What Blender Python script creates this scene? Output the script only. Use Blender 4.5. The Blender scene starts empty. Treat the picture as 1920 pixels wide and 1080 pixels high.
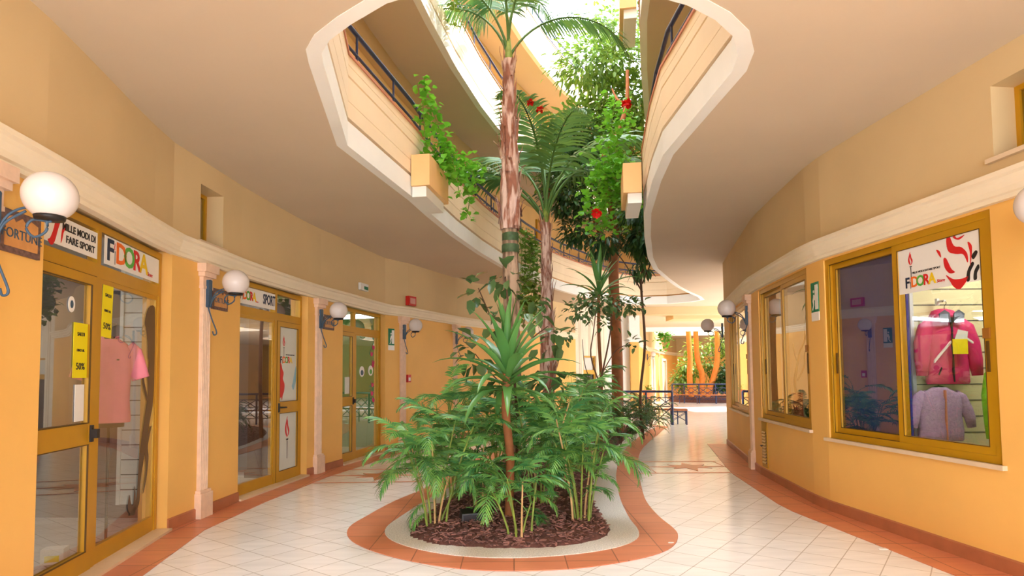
import bpy, math, random
from mathutils import Vector, Matrix
from math import sin, cos, pi, radians, sqrt, atan2, hypot
random.seed(7)
SC = bpy.context.scene
COL = SC.collection

# ------------------------------------------------------------------ camera
cam_d = bpy.data.cameras.new('camera')
cam = bpy.data.objects.new('camera', cam_d); COL.objects.link(cam)
_th = math.atan(.053); _rho = .0095
_d = Vector((0, cos(_th), sin(_th))); _u0 = Vector((0, -sin(_th), cos(_th))); _r0 = Vector((1, 0, 0))
_u = _u0*cos(_rho) + _r0*sin(_rho); _r = _r0*cos(_rho) - _u0*sin(_rho)
cam.matrix_world = Matrix(((_r.x, _u.x, -_d.x, 0), (_r.y, _u.y, -_d.y, 0), (_r.z, _u.z, -_d.z, 1.5), (0, 0, 0, 1)))
cam_d.sensor_width = 36; cam_d.sensor_fit = 'HORIZONTAL'
cam_d.lens = 36*1150/1920
cam_d.shift_x = 0; cam_d.shift_y = 105/1920
cam_d.clip_end = 300
SC.camera = cam

# ------------------------------------------------------------------ world, sun, exposure
w = bpy.data.worlds.new('sky'); SC.world = w; w.use_nodes = True
bg = w.node_tree.nodes['Background']
bg.inputs[0].default_value = (.86, .93, 1.0, 1); bg.inputs[1].default_value = 4.2
sun_d = bpy.data.lights.new('sun', 'SUN'); sun = bpy.data.objects.new('sun', sun_d); COL.objects.link(sun)
sun_d.energy = 5; sun_d.angle = radians(1.0); sun_d.color = (1, .97, .92)
_sd = Vector((-cos(radians(54))*cos(radians(8)), cos(radians(54))*sin(radians(8)), -sin(radians(54))))
sun.rotation_euler = _sd.to_track_quat('-Z', 'Y').to_euler()
sun.location = (8, 0, 14)
SC.view_settings.view_transform = 'Standard'; SC.view_settings.look = 'None'
SC.view_settings.gamma = 1; SC.view_settings.use_curve_mapping = False
SC.view_settings.exposure = 1.1

# ------------------------------------------------------------------ materials
def srgb(r, g, b):
    f = lambda c: (c/255/12.92) if c/255 <= .04045 else ((c/255+.055)/1.055)**2.4
    return (f(r), f(g), f(b), 1)
def mat(name, col, rough=.6, var=.06, scale=3.0, metal=0, bump=0, bscale=60, spec=.5, island=0):
    m = bpy.data.materials.new(name); m.use_nodes = True; nt = m.node_tree; N = nt.nodes; L = nt.links
    b = N['Principled BSDF']; c = srgb(*col)
    b.inputs['Roughness'].default_value = rough; b.inputs['Metallic'].default_value = metal
    b.inputs['Specular IOR Level'].default_value = spec
    tc = N.new('ShaderNodeTexCoord'); no = N.new('ShaderNodeTexNoise'); no.inputs['Scale'].default_value = scale
    no.inputs['Detail'].default_value = 4
    L.new(tc.outputs['Object'], no.inputs['Vector'])
    mr = N.new('ShaderNodeMapRange'); mr.inputs[3].default_value = 1-var; mr.inputs[4].default_value = 1+var
    mr.inputs[1].default_value = .3; mr.inputs[2].default_value = .7
    L.new(no.outputs['Fac'], mr.inputs[0])
    mx = N.new('ShaderNodeVectorMath'); mx.operation = 'SCALE'; mx.inputs[0].default_value = c[:3]
    L.new(mr.outputs[0], mx.inputs['Scale'])
    out = mx.outputs[0]
    if island:
        g = N.new('ShaderNodeNewGeometry'); m2 = N.new('ShaderNodeMapRange')
        m2.inputs[3].default_value = 1-island; m2.inputs[4].default_value = 1+island
        L.new(g.outputs['Random Per Island'], m2.inputs[0])
        v2 = N.new('ShaderNodeVectorMath'); v2.operation = 'SCALE'
        L.new(out, v2.inputs[0]); L.new(m2.outputs[0], v2.inputs['Scale']); out = v2.outputs[0]
    L.new(out, b.inputs['Base Color'])
    if bump:
        n2 = N.new('ShaderNodeTexNoise'); n2.inputs['Scale'].default_value = bscale; n2.inputs['Detail'].default_value = 5
        L.new(tc.outputs['Object'], n2.inputs['Vector'])
        bp = N.new('ShaderNodeBump'); bp.inputs['Strength'].default_value = bump; bp.inputs['Distance'].default_value = .01
        L.new(n2.outputs['Fac'], bp.inputs['Height']); L.new(bp.outputs[0], b.inputs['Normal'])
    return m
def leafmat(name, c1, c2, rough=.35, trans=.25):
    m = bpy.data.materials.new(name); m.use_nodes = True; nt = m.node_tree; N = nt.nodes; L = nt.links
    b = N['Principled BSDF']; b.inputs['Roughness'].default_value = rough
    g = N.new('ShaderNodeNewGeometry'); oi = N.new('ShaderNodeObjectInfo')
    ad = N.new('ShaderNodeMath'); ad.operation = 'MULTIPLY_ADD'; ad.inputs[1].default_value = .6
    sc_ = N.new('ShaderNodeMath'); sc_.operation = 'MULTIPLY'; sc_.inputs[1].default_value = .4
    L.new(g.outputs['Random Per Island'], ad.inputs[0]); L.new(oi.outputs['Random'], sc_.inputs[0]); L.new(sc_.outputs[0], ad.inputs[2])
    r = N.new('ShaderNodeMix'); r.data_type = 'RGBA'
    r.inputs[6].default_value = srgb(*c1); r.inputs[7].default_value = srgb(*c2)
    L.new(ad.outputs[0], r.inputs[0]); L.new(r.outputs[2], b.inputs['Base Color'])
    t = N.new('ShaderNodeBsdfTranslucent')
    hs = N.new('ShaderNodeHueSaturation'); hs.inputs['Value'].default_value = 1.1; hs.inputs['Hue'].default_value = .48
    L.new(r.outputs[2], hs.inputs['Color']); L.new(hs.outputs[0], t.inputs[0])
    ms = N.new('ShaderNodeMixShader'); ms.inputs[0].default_value = trans
    L.new(b.outputs[0], ms.inputs[1]); L.new(t.outputs[0], ms.inputs[2])
    L.new(ms.outputs[0], N['Material Output'].inputs[0])
    return m
def glassmat(name, tint=(.93, .95, .94), refl=.09, gain=1.5):
    m = bpy.data.materials.new(name); m.use_nodes = True; nt = m.node_tree; N = nt.nodes; L = nt.links
    N.remove(N['Principled BSDF'])
    t = N.new('ShaderNodeBsdfTransparent'); t.inputs[0].default_value = (*tint, 1)
    gl = N.new('ShaderNodeBsdfGlossy'); gl.inputs['Roughness'].default_value = .01; gl.inputs[0].default_value = (1, 1, 1, 1)
    fr = N.new('ShaderNodeFresnel'); fr.inputs[0].default_value = 1.5
    ma = N.new('ShaderNodeMath'); ma.operation = 'MULTIPLY_ADD'; ma.use_clamp = True
    ma.inputs[1].default_value = gain; ma.inputs[2].default_value = refl
    L.new(fr.outputs[0], ma.inputs[0])
    ge = N.new('ShaderNodeNewGeometry'); iv = N.new('ShaderNodeMath'); iv.operation = 'SUBTRACT'; iv.inputs[0].default_value = 1
    L.new(ge.outputs['Backfacing'], iv.inputs[1]); mu = N.new('ShaderNodeMath'); mu.operation = 'MULTIPLY'   # the inner face of a pane adds no second mirror image
    L.new(ma.outputs[0], mu.inputs[0]); L.new(iv.outputs[0], mu.inputs[1])
    ms = N.new('ShaderNodeMixShader'); L.new(mu.outputs[0], ms.inputs[0])
    L.new(t.outputs[0], ms.inputs[1]); L.new(gl.outputs[0], ms.inputs[2])
    L.new(ms.outputs[0], N['Material Output'].inputs[0])
    return m
def emis(name, col, s):
    m = bpy.data.materials.new(name); m.use_nodes = True; b = m.node_tree.nodes['Principled BSDF']
    b.inputs['Base Color'].default_value = srgb(*col); b.inputs['Emission Color'].default_value = srgb(*col)
    b.inputs['Emission Strength'].default_value = s
    return m
def tilemat(name, c1, c2, cm, size, rot, rough=.25, mortar=.012, off=(0, 0), wood=0, ratio=1.0):
    m = bpy.data.materials.new(name); m.use_nodes = True; nt = m.node_tree; N = nt.nodes; L = nt.links
    b = N['Principled BSDF']; b.inputs['Roughness'].default_value = rough
    tc = N.new('ShaderNodeTexCoord'); mp = N.new('ShaderNodeMapping')
    mp.inputs['Rotation'].default_value = (0, 0, -radians(rot)); mp.inputs['Location'].default_value = (off[0], off[1], 0)
    L.new(tc.outputs['Object'], mp.inputs[0])
    br = N.new('ShaderNodeTexBrick'); br.offset = 0; br.squash = 1
    br.inputs['Scale'].default_value = 1; br.inputs['Mortar Size'].default_value = mortar*size
    br.inputs['Brick Width'].default_value = size*ratio; br.inputs['Row Height'].default_value = size
    br.inputs['Color1'].default_value = srgb(*c1); br.inputs['Color2'].default_value = srgb(*c2); br.inputs['Mortar'].default_value = srgb(*cm)
    br.inputs['Mortar Smooth'].default_value = .1
    L.new(mp.outputs[0], br.inputs['Vector'])
    no = N.new('ShaderNodeTexNoise'); no.inputs['Scale'].default_value = 2.2; no.inputs['Detail'].default_value = 6
    m3 = N.new('ShaderNodeMapping'); m3.inputs['Scale'].default_value = (.8, 5, 1)
    L.new(tc.outputs['Object'], m3.inputs[0]); L.new(m3.outputs[0], no.inputs['Vector'])
    mr = N.new('ShaderNodeMapRange'); mr.inputs[1].default_value = .3; mr.inputs[2].default_value = .7
    mr.inputs[3].default_value = .92; mr.inputs[4].default_value = 1.06
    L.new(no.outputs['Fac'], mr.inputs[0])
    v = N.new('ShaderNodeVectorMath'); v.operation = 'SCALE'
    L.new(br.outputs['Color'], v.inputs[0]); L.new(mr.outputs[0], v.inputs['Scale'])
    L.new(v.outputs[0], b.inputs['Base Color'])
    return m

M = {}
M['wall'] = mat('wall_paint_orange', (246, 190, 102), .55, .05, 1.2)
M['wallhi'] = mat('upper_floor_paint', (250, 212, 146), .6, .05, 1.2)
M['wallup'] = mat('wall_paint_beige', (218, 188, 140), .7, .04, 1.2)
M['ceil'] = mat('ceiling_paint', (216, 196, 170), .8, .03, .8)
M['cream'] = mat('cream_moulding', (242, 226, 198), .6, .03, 2)
M['white'] = mat('white_plaster', (250, 248, 242), .6, .03, 2)
M['peach'] = mat('peach_parapet', (253, 230, 196), .6, .05, 1.5)
M['boxp'] = mat('planter_paint', (246, 196, 134), .6, .05, 3)
M['ochre'] = mat('ochre_reveal', (222, 162, 88), .6, .05, 1.5)
M['cap'] = mat('copper_coping', (206, 132, 100), .5, .06, 3)
M['traver'] = mat('travertine', (240, 204, 176), .6, .08, 12, bump=.25, bscale=40)
M['gold'] = mat('gold_aluminium', (196, 144, 18), .32, .04, 5, metal=.15)
M['golddk'] = mat('dark_gold_gasket', (92, 62, 10), .5)
M['tile'] = tilemat('floor_tiles', (247, 244, 242), (242, 238, 235), (196, 188, 180), .30, 53, .16, .014, (.05, -.023))
M['terra'] = tilemat('terracotta_tiles', (220, 138, 102), (212, 128, 92), (150, 90, 66), .42, 0, .35, .012)
M['skirt'] = mat('skirting_tile', (178, 108, 72), .4, .12, 5)
M['bandw'] = mat('pale_inlay_tile', (240, 230, 214), .25, .04, 3)
M['bandt'] = mat('terracotta_inlay', (205, 124, 86), .3, .08, 5)
M['stone'] = mat('threshold_stone', (226, 200, 168), .4, .05, 6)
M['iron'] = mat('blue_grey_iron', (62, 88, 112), .45, .1, 20)
M['black'] = mat('black_metal', (26, 22, 24), .45)
M['navy'] = mat('navy_rail', (40, 52, 92), .4)
M['bluerail'] = mat('blue_rail', (76, 104, 172), .35)
M['globe'] = mat('opal_globe', (226, 216, 212), .25, .01, 2)
M['green'] = mat('sign_green', (16, 122, 84), .5, .02)
M['signwhite'] = mat('sign_white', (240, 236, 232), .35, .01)
M['red'] = mat('signal_red', (200, 30, 26), .4, .03)
M['navytext'] = mat('navy_text', (24, 44, 74), .5)
M['orangetext'] = mat('orange_text', (240, 110, 20), .5)
M['greentext'] = mat('green_text', (90, 176, 70), .5)
M['redtext'] = mat('red_text', (212, 28, 34), .5)
M['yellowtext'] = mat('yellow_text', (240, 200, 20), .5)
M['blacktext'] = mat('black_text', (34, 30, 34), .5)
M['yellow'] = mat('yellow_paper', (245, 225, 10), .6, .03)
M['gravel'] = mat('white_gravel', (228, 222, 214), .9, .22, 75, bump=.5, bscale=120)
M['mulch'] = mat('bark_mulch', (104, 66, 58), .85, .35, 22, bump=.8, bscale=60)
M['chip'] = mat('bark_chip', (138, 96, 88), .8, .2, 14, island=.6)
M['bark'] = mat('palm_bark', (172, 122, 100), .85, .25, 9, bump=.8, bscale=25, island=.22)
M['barkgrey'] = mat('palm_ring_bark', (150, 122, 100), .85, .3, 14, bump=.7, bscale=40)
def barkmat(name, c1, c2):
    m = mat(name, c1, .85, .2, 9, bump=.8, bscale=25, island=.2); nt = m.node_tree; N = nt.nodes; L = nt.links; b = N['Principled BSDF']
    src = b.inputs['Base Color'].links[0].from_socket; tc = N.new('ShaderNodeTexCoord'); mp = N.new('ShaderNodeMapping'); mp.inputs['Scale'].default_value = (9, 9, 1.6)
    no = N.new('ShaderNodeTexNoise'); no.inputs['Scale'].default_value = 1.5; no.inputs['Detail'].default_value = 5; L.new(tc.outputs['Object'], mp.inputs[0]); L.new(mp.outputs[0], no.inputs['Vector'])
    cr = N.new('ShaderNodeValToRGB'); cr.color_ramp.elements[0].position = .45; cr.color_ramp.elements[1].position = .58; L.new(no.outputs['Fac'], cr.inputs[0])
    mx = N.new('ShaderNodeMix'); mx.data_type = 'RGBA'; L.new(cr.outputs[0], mx.inputs[0]); L.new(src, mx.inputs[6]); mx.inputs[7].default_value = srgb(*c2); L.new(mx.outputs[2], b.inputs['Base Color'])
    return m
M['bark'] = barkmat('palm_bark', (150, 98, 78), (222, 190, 176))
M['barkgrey'] = barkmat('palm_ring_bark', (128, 104, 84), (196, 166, 140))
M['ringgreen'] = mat('green_palm_ring', (66, 92, 58), .6, .25, 20)
M['trunk'] = mat('tree_trunk', (150, 92, 52), .8, .25, 6, bump=.6, bscale=30)
M['trunkor'] = mat('orange_trunk', (214, 128, 50), .8, .15, 6, bump=.4, bscale=30)
M['stemg'] = mat('green_cane', (132, 150, 62), .5, .3, 9)
M['stemo'] = mat('dry_cane', (204, 164, 112), .6, .25, 9)
M['stemb'] = mat('brown_twig', (96, 66, 44), .7, .2, 9)
M['palm'] = leafmat('parlour_palm_leaf', (54, 124, 76), (142, 198, 98), .22)
M['palmdk'] = leafmat('fern_leaf', (44, 92, 48), (86, 122, 62), .4)
M['king'] = leafmat('king_palm_leaf', (60, 110, 66), (112, 152, 70), .35)
M['yucca'] = leafmat('strap_leaf', (56, 122, 62), (124, 178, 98), .2, .2)
M['rubber'] = leafmat('broad_leaf', (66, 104, 62), (116, 142, 84), .18, .15)
M['tree'] = leafmat('tree_leaf', (58, 104, 44), (146, 182, 68), .4, .3)
M['treedk'] = leafmat('dark_tree_leaf', (40, 78, 44), (84, 120, 56), .35, .3)
M['vine'] = leafmat('geranium_leaf', (72, 158, 44), (128, 204, 60), .45, .35)
M['ivy'] = leafmat('ivy_leaf', (84, 140, 56), (140, 176, 70), .45, .35)
M['flower'] = mat('red_flower', (232, 24, 18), .6, .1, 20)
M['glass'] = glassmat('shop_glass')
M['glassdk'] = glassmat('dark_shop_glass', (.8, .83, .86), .12, 1.8)
M['film'] = mat('blue_film', (54, 58, 150), .12, .05, 2, spec=.8)
M['slat'] = mat('slatwall_cream', (230, 222, 176), .5, .02)
M['slatw'] = mat('slatwall_white', (226, 228, 226), .4, .02)
M['slatline'] = mat('slat_groove', (96, 92, 84), .5)
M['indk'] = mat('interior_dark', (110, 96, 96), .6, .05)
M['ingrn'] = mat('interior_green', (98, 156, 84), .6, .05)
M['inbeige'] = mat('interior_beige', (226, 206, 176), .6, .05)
M['wood'] = mat('dark_wood', (92, 62, 44), .5, .2, 8)
M['benchwood'] = mat('bench_wood', (176, 104, 62), .5, .15, 8)
M['pinkshirt'] = mat('pink_pique', (240, 140, 158), .85, .04, 8, bump=.3, bscale=300)
M['mann'] = mat('mannequin_black', (34, 26, 30), .35)
M['magenta'] = mat('magenta_shell', (206, 28, 104), .6, .08, 6, bump=.5, bscale=14)
M['greyfab'] = mat('grey_lining', (92, 98, 112), .8)
M['lilac'] = mat('lilac_fleece', (176, 146, 184), .95, .12, 40, bump=.8, bscale=80)
M['lime'] = mat('lime_shell', (130, 220, 40), .5, .08, 6, bump=.4, bscale=14)
M['pot'] = mat('terracotta_pot', (226, 150, 110), .7, .08, 9)
M['brownfilm'] = mat('brown_decal', (84, 58, 38), .4, .1, 5)
M['frost'] = mat('frosted_film', (214, 216, 208), .3, .03, 4)
M['ceillamp'] = emis('shop_lamp', (255, 244, 226), 6)
M['plaque'] = mat('plaque_glaze', (216, 152, 88), .35, .12, 12)
M['plaqueb'] = mat('plaque_border', (112, 84, 78), .5, .4, 40)
M['doorwood'] = mat('pale_door', (226, 196, 156), .5, .05, 4)
M['awn'] = mat('yellow_awning', (240, 180, 40), .6)
M['brick'] = tilemat('white_brick', (246, 236, 214), (240, 226, 200), (214, 196, 166), .3, 0, .6, .05)
M['shut'] = mat('purple_shutter', (62, 48, 92), .5)

# ------------------------------------------------------------------ mesh builder
class MB:
    def __init__(s): s.v = []; s.f = []; s.sm = []
    def add(s, vs, fs, smooth=False):
        o = len(s.v); s.v += [tuple(v) for v in vs]
        s.f += [tuple(i+o for i in f) for f in fs]; s.sm += [smooth]*len(fs)
    def box(s, x0, x1, y0, y1, z0, z1):
        s.add([(x0,y0,z0),(x1,y0,z0),(x1,y1,z0),(x0,y1,z0),(x0,y0,z1),(x1,y0,z1),(x1,y1,z1),(x0,y1,z1)],
              [(0,3,2,1),(4,5,6,7),(0,1,5,4),(1,2,6,5),(2,3,7,6),(3,0,4,7)]); return s
    def tube(s, pts, r, n=8, cap=True):
        pts = [Vector(p) for p in pts]; k = len(pts)
        R = r if isinstance(r, (list, tuple)) else [r]*k
        vs = []; up = None
        for i, p in enumerate(pts):
            t = (pts[min(i+1, k-1)]-pts[max(i-1, 0)])
            if t.length < 1e-9: t = Vector((0, 0, 1))
            t.normalize()
            if up is None: up = Vector((0, 0, 1)) if abs(t.z) < .9 else Vector((1, 0, 0))
            a = t.cross(up)
            if a.length < 1e-6: a = t.cross(Vector((0, 1, .01)))
            a.normalize(); b = t.cross(a).normalized(); up = -b if False else b.cross(t)*0+up
            for j in range(n):
                q = 2*pi*j/n; vs.append(p+a*(R[i]*cos(q))+b*(R[i]*sin(q)))
        fs = [(i*n+j, i*n+(j+1) % n, (i+1)*n+(j+1) % n, (i+1)*n+j) for i in range(k-1) for j in range(n)]
        s.add(vs, fs, True)
        if cap:
            s.add(vs[:n], [tuple(range(n))]); s.add(vs[-n:], [tuple(range(n-1, -1, -1))])
        return s
    def lathe(s, prof, c=(0, 0, 0), n=24):
        vs = []; k = len(prof)
        for r, z in prof:
            for j in range(n):
                q = 2*pi*j/n; vs.append((c[0]+r*cos(q), c[1]+r*sin(q), c[2]+z))
        fs = [(i*n+j, i*n+(j+1) % n, (i+1)*n+(j+1) % n, (i+1)*n+j) for i in range(k-1) for j in range(n)]
        s.add(vs, fs, True); return s
    def loft(s, rings, cap=True):
        n = len(rings[0]); k = len(rings)
        vs = [v for r in rings for v in r]
        fs = [(i*n+j, i*n+(j+1) % n, (i+1)*n+(j+1) % n, (i+1)*n+j) for i in range(k-1) for j in range(n)]
        if cap: fs += [tuple(range(n-1, -1, -1)), tuple((k-1)*n+j for j in range(n))]
        s.add(vs, fs, True); return s
    def prism(s, poly, z0, z1, axis='z'):
        n = len(poly)
        if axis == 'z': vs = [(x, y, z0) for x, y in poly]+[(x, y, z1) for x, y in poly]
        else: vs = [(x, z0, y) for x, y in poly]+[(x, z1, y) for x, y in poly]   # poly in x,z ; thickness in y
        fs = [tuple(range(n-1, -1, -1)), tuple(range(n, 2*n))]+[(i, (i+1) % n, n+(i+1) % n, n+i) for i in range(n)]
        s.add(vs, fs); return s
    def sphere(s, c, r, n=24, m=14):
        vs = []
        for i in range(m+1):
            a = pi*i/m
            for j in range(n):
                q = 2*pi*j/n; vs.append((c[0]+r*sin(a)*cos(q), c[1]+r*sin(a)*sin(q), c[2]+r*cos(a)))
        fs = [(i*n+j, (i+1)*n+j, (i+1)*n+(j+1) % n, i*n+(j+1) % n) for i in range(m) for j in range(n)]
        s.add(vs, fs, True); return s
    def mesh(s, name, m):
        me = bpy.data.meshes.new(name); me.from_pydata(s.v, [], s.f)
        me.polygons.foreach_set('use_smooth', s.sm); me.materials.append(m); me.validate(); me.update()
        return me
    def build(s, name, m, parent=None, loc=None):
        o = bpy.data.objects.new(name, s.mesh(name, m)); COL.objects.link(o)
        if parent: o.parent = parent
        if loc: o.location = loc
        return o
def empty(name, loc=(0, 0, 0), rz=0, mw=None):
    o = bpy.data.objects.new(name, None); COL.objects.link(o); o.empty_display_size = .1
    o.location = loc; o.rotation_euler = (0, 0, rz)
    if mw: o.matrix_world = mw
    return o
def tag(o, label, cat, group=None, kind=None):
    o['label'] = label; o['category'] = cat
    if group: o['group'] = group
    if kind: o['kind'] = kind
    return o
def struct(o): o['kind'] = 'structure'; return o
def frame(p, u, z=0, d=0):
    """local x along the wall, y into the wall, z up; d = distance into the wall"""
    l = hypot(*u); ux, uy = u[0]/l, u[1]/l
    return Matrix(((ux, -uy, 0, p[0]-uy*d), (uy, ux, 0, p[1]+ux*d), (0, 0, 1, z), (0, 0, 0, 1)))
def offs(pts, d, closed=False):
    """offset a polyline to its left by d"""
    n = len(pts); out = []
    for i in range(n):
        p = Vector(pts[i])
        a = Vector(pts[i-1]) if (i > 0 or closed) else None
        b = Vector(pts[(i+1) % n]) if (i < n-1 or closed) else None
        ns = []
        if a is not None: t = (p-a).normalized(); ns.append(Vector((-t.y, t.x)))
        if b is not None: t = (b-p).normalized(); ns.append(Vector((-t.y, t.x)))
        if len(ns) == 2:
            m = (ns[0]+ns[1]).normalized(); k = 1/max(.4, m.dot(ns[0]))
            out.append(tuple(p+m*d*k))
        else: out.append(tuple(p+ns[0]*d))
    return out
def sweep(pts, prof, closed=False, smooth=False):
    """prof = [(d, z)...] open or closed section; returns MB"""
    mb = MB(); lines = [offs(pts, d, closed) for d, z in prof]
    n = len(pts); k = len(prof)
    vs = [(lines[j][i][0], lines[j][i][1], prof[j][1]) for i in range(n) for j in range(k)]
    fs = []
    for i in range(n if closed else n-1):
        i2 = (i+1) % n
        for j in range(k):
            j2 = (j+1) % k
            fs.append((i*k+j, i2*k+j, i2*k+j2, i*k+j2))
    if not closed: fs += [tuple(range(k)), tuple((n-1)*k+j for j in range(k-1, -1, -1))]
    mb.add(vs, fs, smooth); return mb
def sub(pts, n, closed=True):
    """Catmull-Rom subdivision in 2D or 3D"""
    out = []; k = len(pts); V = [Vector(p) for p in pts]
    rng = range(k) if closed else range(k-1)
    for i in rng:
        if closed: p0, p1, p2, p3 = V[i-1], V[i], V[(i+1) % k], V[(i+2) % k]
        else: p0, p1, p2, p3 = V[max(i-1, 0)], V[i], V[i+1], V[min(i+2, k-1)]
        for j in range(n):
            t = j/n
            out.append(tuple(.5*((2*p1)+(p2-p0)*t+(2*p0-5*p1+4*p2-p3)*t*t+(3*p1-p0-3*p2+p3)*t**3)))
    if not closed: out.append(tuple(V[-1]))
    return out
def wall_bay(mb, p, q, z0, z1, th, holes=()):
    """a wall panel from p to q, holes = (s0, s1, za, zb) in metres along p->q; real thickness, reveals included"""
    L_ = hypot(q[0]-p[0], q[1]-p[1]); ux, uy = (q[0]-p[0])/L_, (q[1]-p[1])/L_
    P = lambda s, y, z: (p[0]+ux*s-uy*y, p[1]+uy*s+ux*y, z)
    xs = sorted({0, L_, *[h[0] for h in holes], *[h[1] for h in holes]}); zs = sorted({z0, z1, *[h[2] for h in holes], *[h[3] for h in holes]})
    inh = lambda a, b, c, d: any(a >= h[0]-1e-6 and b <= h[1]+1e-6 and c >= h[2]-1e-6 and d <= h[3]+1e-6 for h in holes)
    for a, b in zip(xs, xs[1:]):
        for c, d in zip(zs, zs[1:]):
            if inh(a, b, c, d): continue
            vs = [P(a, 0, c), P(b, 0, c), P(b, th, c), P(a, th, c), P(a, 0, d), P(b, 0, d), P(b, th, d), P(a, th, d)]
            mb.add(vs, [(0,3,2,1),(4,5,6,7),(0,1,5,4),(1,2,6,5),(2,3,7,6),(3,0,4,7)])
_fontc = {}
def text_obj(txt, size, m, parent, x, z, y=-.004, sx=1.0, align='CENTER', depth=.0015, name='lettering', bold=0, shear=0):
    """raised lettering as a mesh in the local x-z plane of parent, facing local -y"""
    cu = bpy.data.curves.new('t', 'FONT'); cu.body = txt; cu.size = size; cu.extrude = depth
    cu.align_x = align; cu.align_y = 'CENTER'; cu.offset = bold; cu.shear = shear; cu.resolution_u = 3
    to = bpy.data.objects.new('t', cu); COL.objects.link(to)
    dg = bpy.context.evaluated_depsgraph_get(); me = bpy.data.meshes.new_from_object(to.evaluated_get(dg))
    bpy.data.objects.remove(to); bpy.data.curves.remove(cu)
    for v in me.vertices:
        a, b, c = v.co; v.co = (a*sx, -c, b)
    me.name = name; me.materials.clear(); me.materials.append(m)
    o = bpy.data.objects.new(name, me); COL.objects.link(o); o.parent = parent; o.location = (x, y, z)
    return o
def shape(parent, pts, m, x, z, s=1, y=-.004, name='emblem', smooth=4, th=.002, sx=1):
    pp = sub(pts, smooth) if smooth else pts
    mb = MB(); mb.prism([(a*s*sx, b*s) for a, b in pp], 0, th, 'y')
    return mb.build(name, m, parent, (x, y, z))

# ------------------------------------------------------------------ plan of the place
LW = [(-2.55,-3.5),(-2.72,1.5),(-3.02,3.4),(-3.08,4.0),(-3.44,6.17),(-3.38,7.6),(-3.17,9.5),(-2.93,10.6),(-2.56,12.35),(-2.2,12.95),(-1.35,15.0),(-.65,16.2),(.5,17.5),(1.36,19.8),(2.2,21.2)]
RW = [(9.0,14.6),(4.62,13.3),(4.45,12.55),(3.93,10.25),(3.84,9.85),(3.72,9.25),(3.47,7.15),(3.46,6.78),(3.67,4.62),(3.82,3.2),(4.0,1.5),(4.3,-3.5)]
OPEN = [(0,3.62),(.7,3.7),(1.18,3.9),(1.42,4.07),(1.62,4.28),(1.75,4.53),(1.8,4.8),(1.70,6.65),(1.79,7.58),(2.01,9.1),(2.34,10.6),(2.84,12.6),(3.25,13.9),(3.9,15.4),(4.55,16.8),(5.2,18.0),(5.8,19.0),(6.15,19.8),(5.95,20.3),(5.3,20.8),(4.4,20.95),(3.4,20.3),(2.4,19.0),(1.5,17.5),(.95,16.4),(.45,15.2),(-.16,13.47),(-.58,12.0),(-.95,10.4),(-1.18,9.1),(-1.30,8.3),(-1.71,6.29),(-1.45,4.63),(-1.41,4.45),(-1.3,4.28),(-1.09,4.08),(-.8,3.85),(-.5,3.72)]
H1, H2, H3 = 3.93, 6.9, 9.9

# ---------------- floor
def poly_mesh(poly, holes, z, name, m, th=.0):
    import bmesh
    bm = bmesh.new(); es = []
    for lp in [poly]+holes:
        vs = [bm.verts.new((x, y, z)) for x, y in lp]
        es += [bm.edges.new((vs[i], vs[(i+1) % len(vs)])) for i in range(len(vs))]
    bmesh.ops.triangle_fill(bm, use_beauty=True, use_dissolve=False, edges=es)
    bmesh.ops.recalc_face_normals(bm, faces=bm.faces)
    if th:
        r = bmesh.ops.extrude_face_region(bm, geom=bm.faces[:])
        for e in r['geom']:
            if isinstance(e, bmesh.types.BMVert): e.co.z += th
        bmesh.ops.recalc_face_normals(bm, faces=bm.faces)
    me = bpy.data.meshes.new(name); bm.to_mesh(me); bm.free(); me.materials.append(m)
    o = bpy.data.objects.new(name, me); COL.objects.link(o); return o
fl = MB(); fl.box(-12, 24, -12, 60, -.2, 0); struct(fl.build('floor', M['tile']))
PO = [(4.5,17.9),(4.18,17.08),(3.6,15.4),(3.01,13.76),(2.44,11.9),(2.0,9.89),(1.75,8.5),(1.58,7.4),(1.54,6.6),(1.56,6.1),(1.53,5.8),(1.39,5.45),(1.16,5.19),(.79,4.97),(.4,4.84),(-.02,4.81),(-.43,4.88),(-.89,5.12),(-1.28,5.45),(-1.54,5.82),(-1.65,6.23),(-1.6,6.7),(-1.44,7.54),(-1.18,8.42),(-.95,9.8),(-.65,11.4),(-.35,12.73),(.4,14.8),(1.4,16.6),(2.4,17.9),(3.4,18.5),(4.2,18.4)]
PI_ = [(4.1,17.7),(3.75,16.9),(3.2,15.4),(2.66,13.8),(2.05,11.7),(1.6,9.6),(1.38,8.2),(1.27,7.3),(1.21,6.5),(1.2,6.0),(1.12,5.68),(.9,5.42),(.5,5.22),(-.02,5.13),(-.5,5.22),(-.9,5.47),(-1.17,5.8),(-1.27,6.2),(-1.2,6.75),(-1.05,7.6),(-.82,8.6),(-.6,9.9),(-.3,11.4),(.0,12.6),(.7,14.5),(1.6,16.2),(2.5,17.4),(3.4,18.0),(3.9,18.0)]
POs = sub(PO, 4); PIs = sub(PI_, 4)
t = poly_mesh(POs, [PIs], .002, 'floor_planter_border', M['terra'], .006); t.name = 'trim_1'; struct(t)
gr = poly_mesh(PIs, [], .001, 'gravel_bed', M['gravel'], .012)
tag(gr, 'pale gravel spread round the edge of the long planting bed', 'gravel', kind='stuff')
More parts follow.
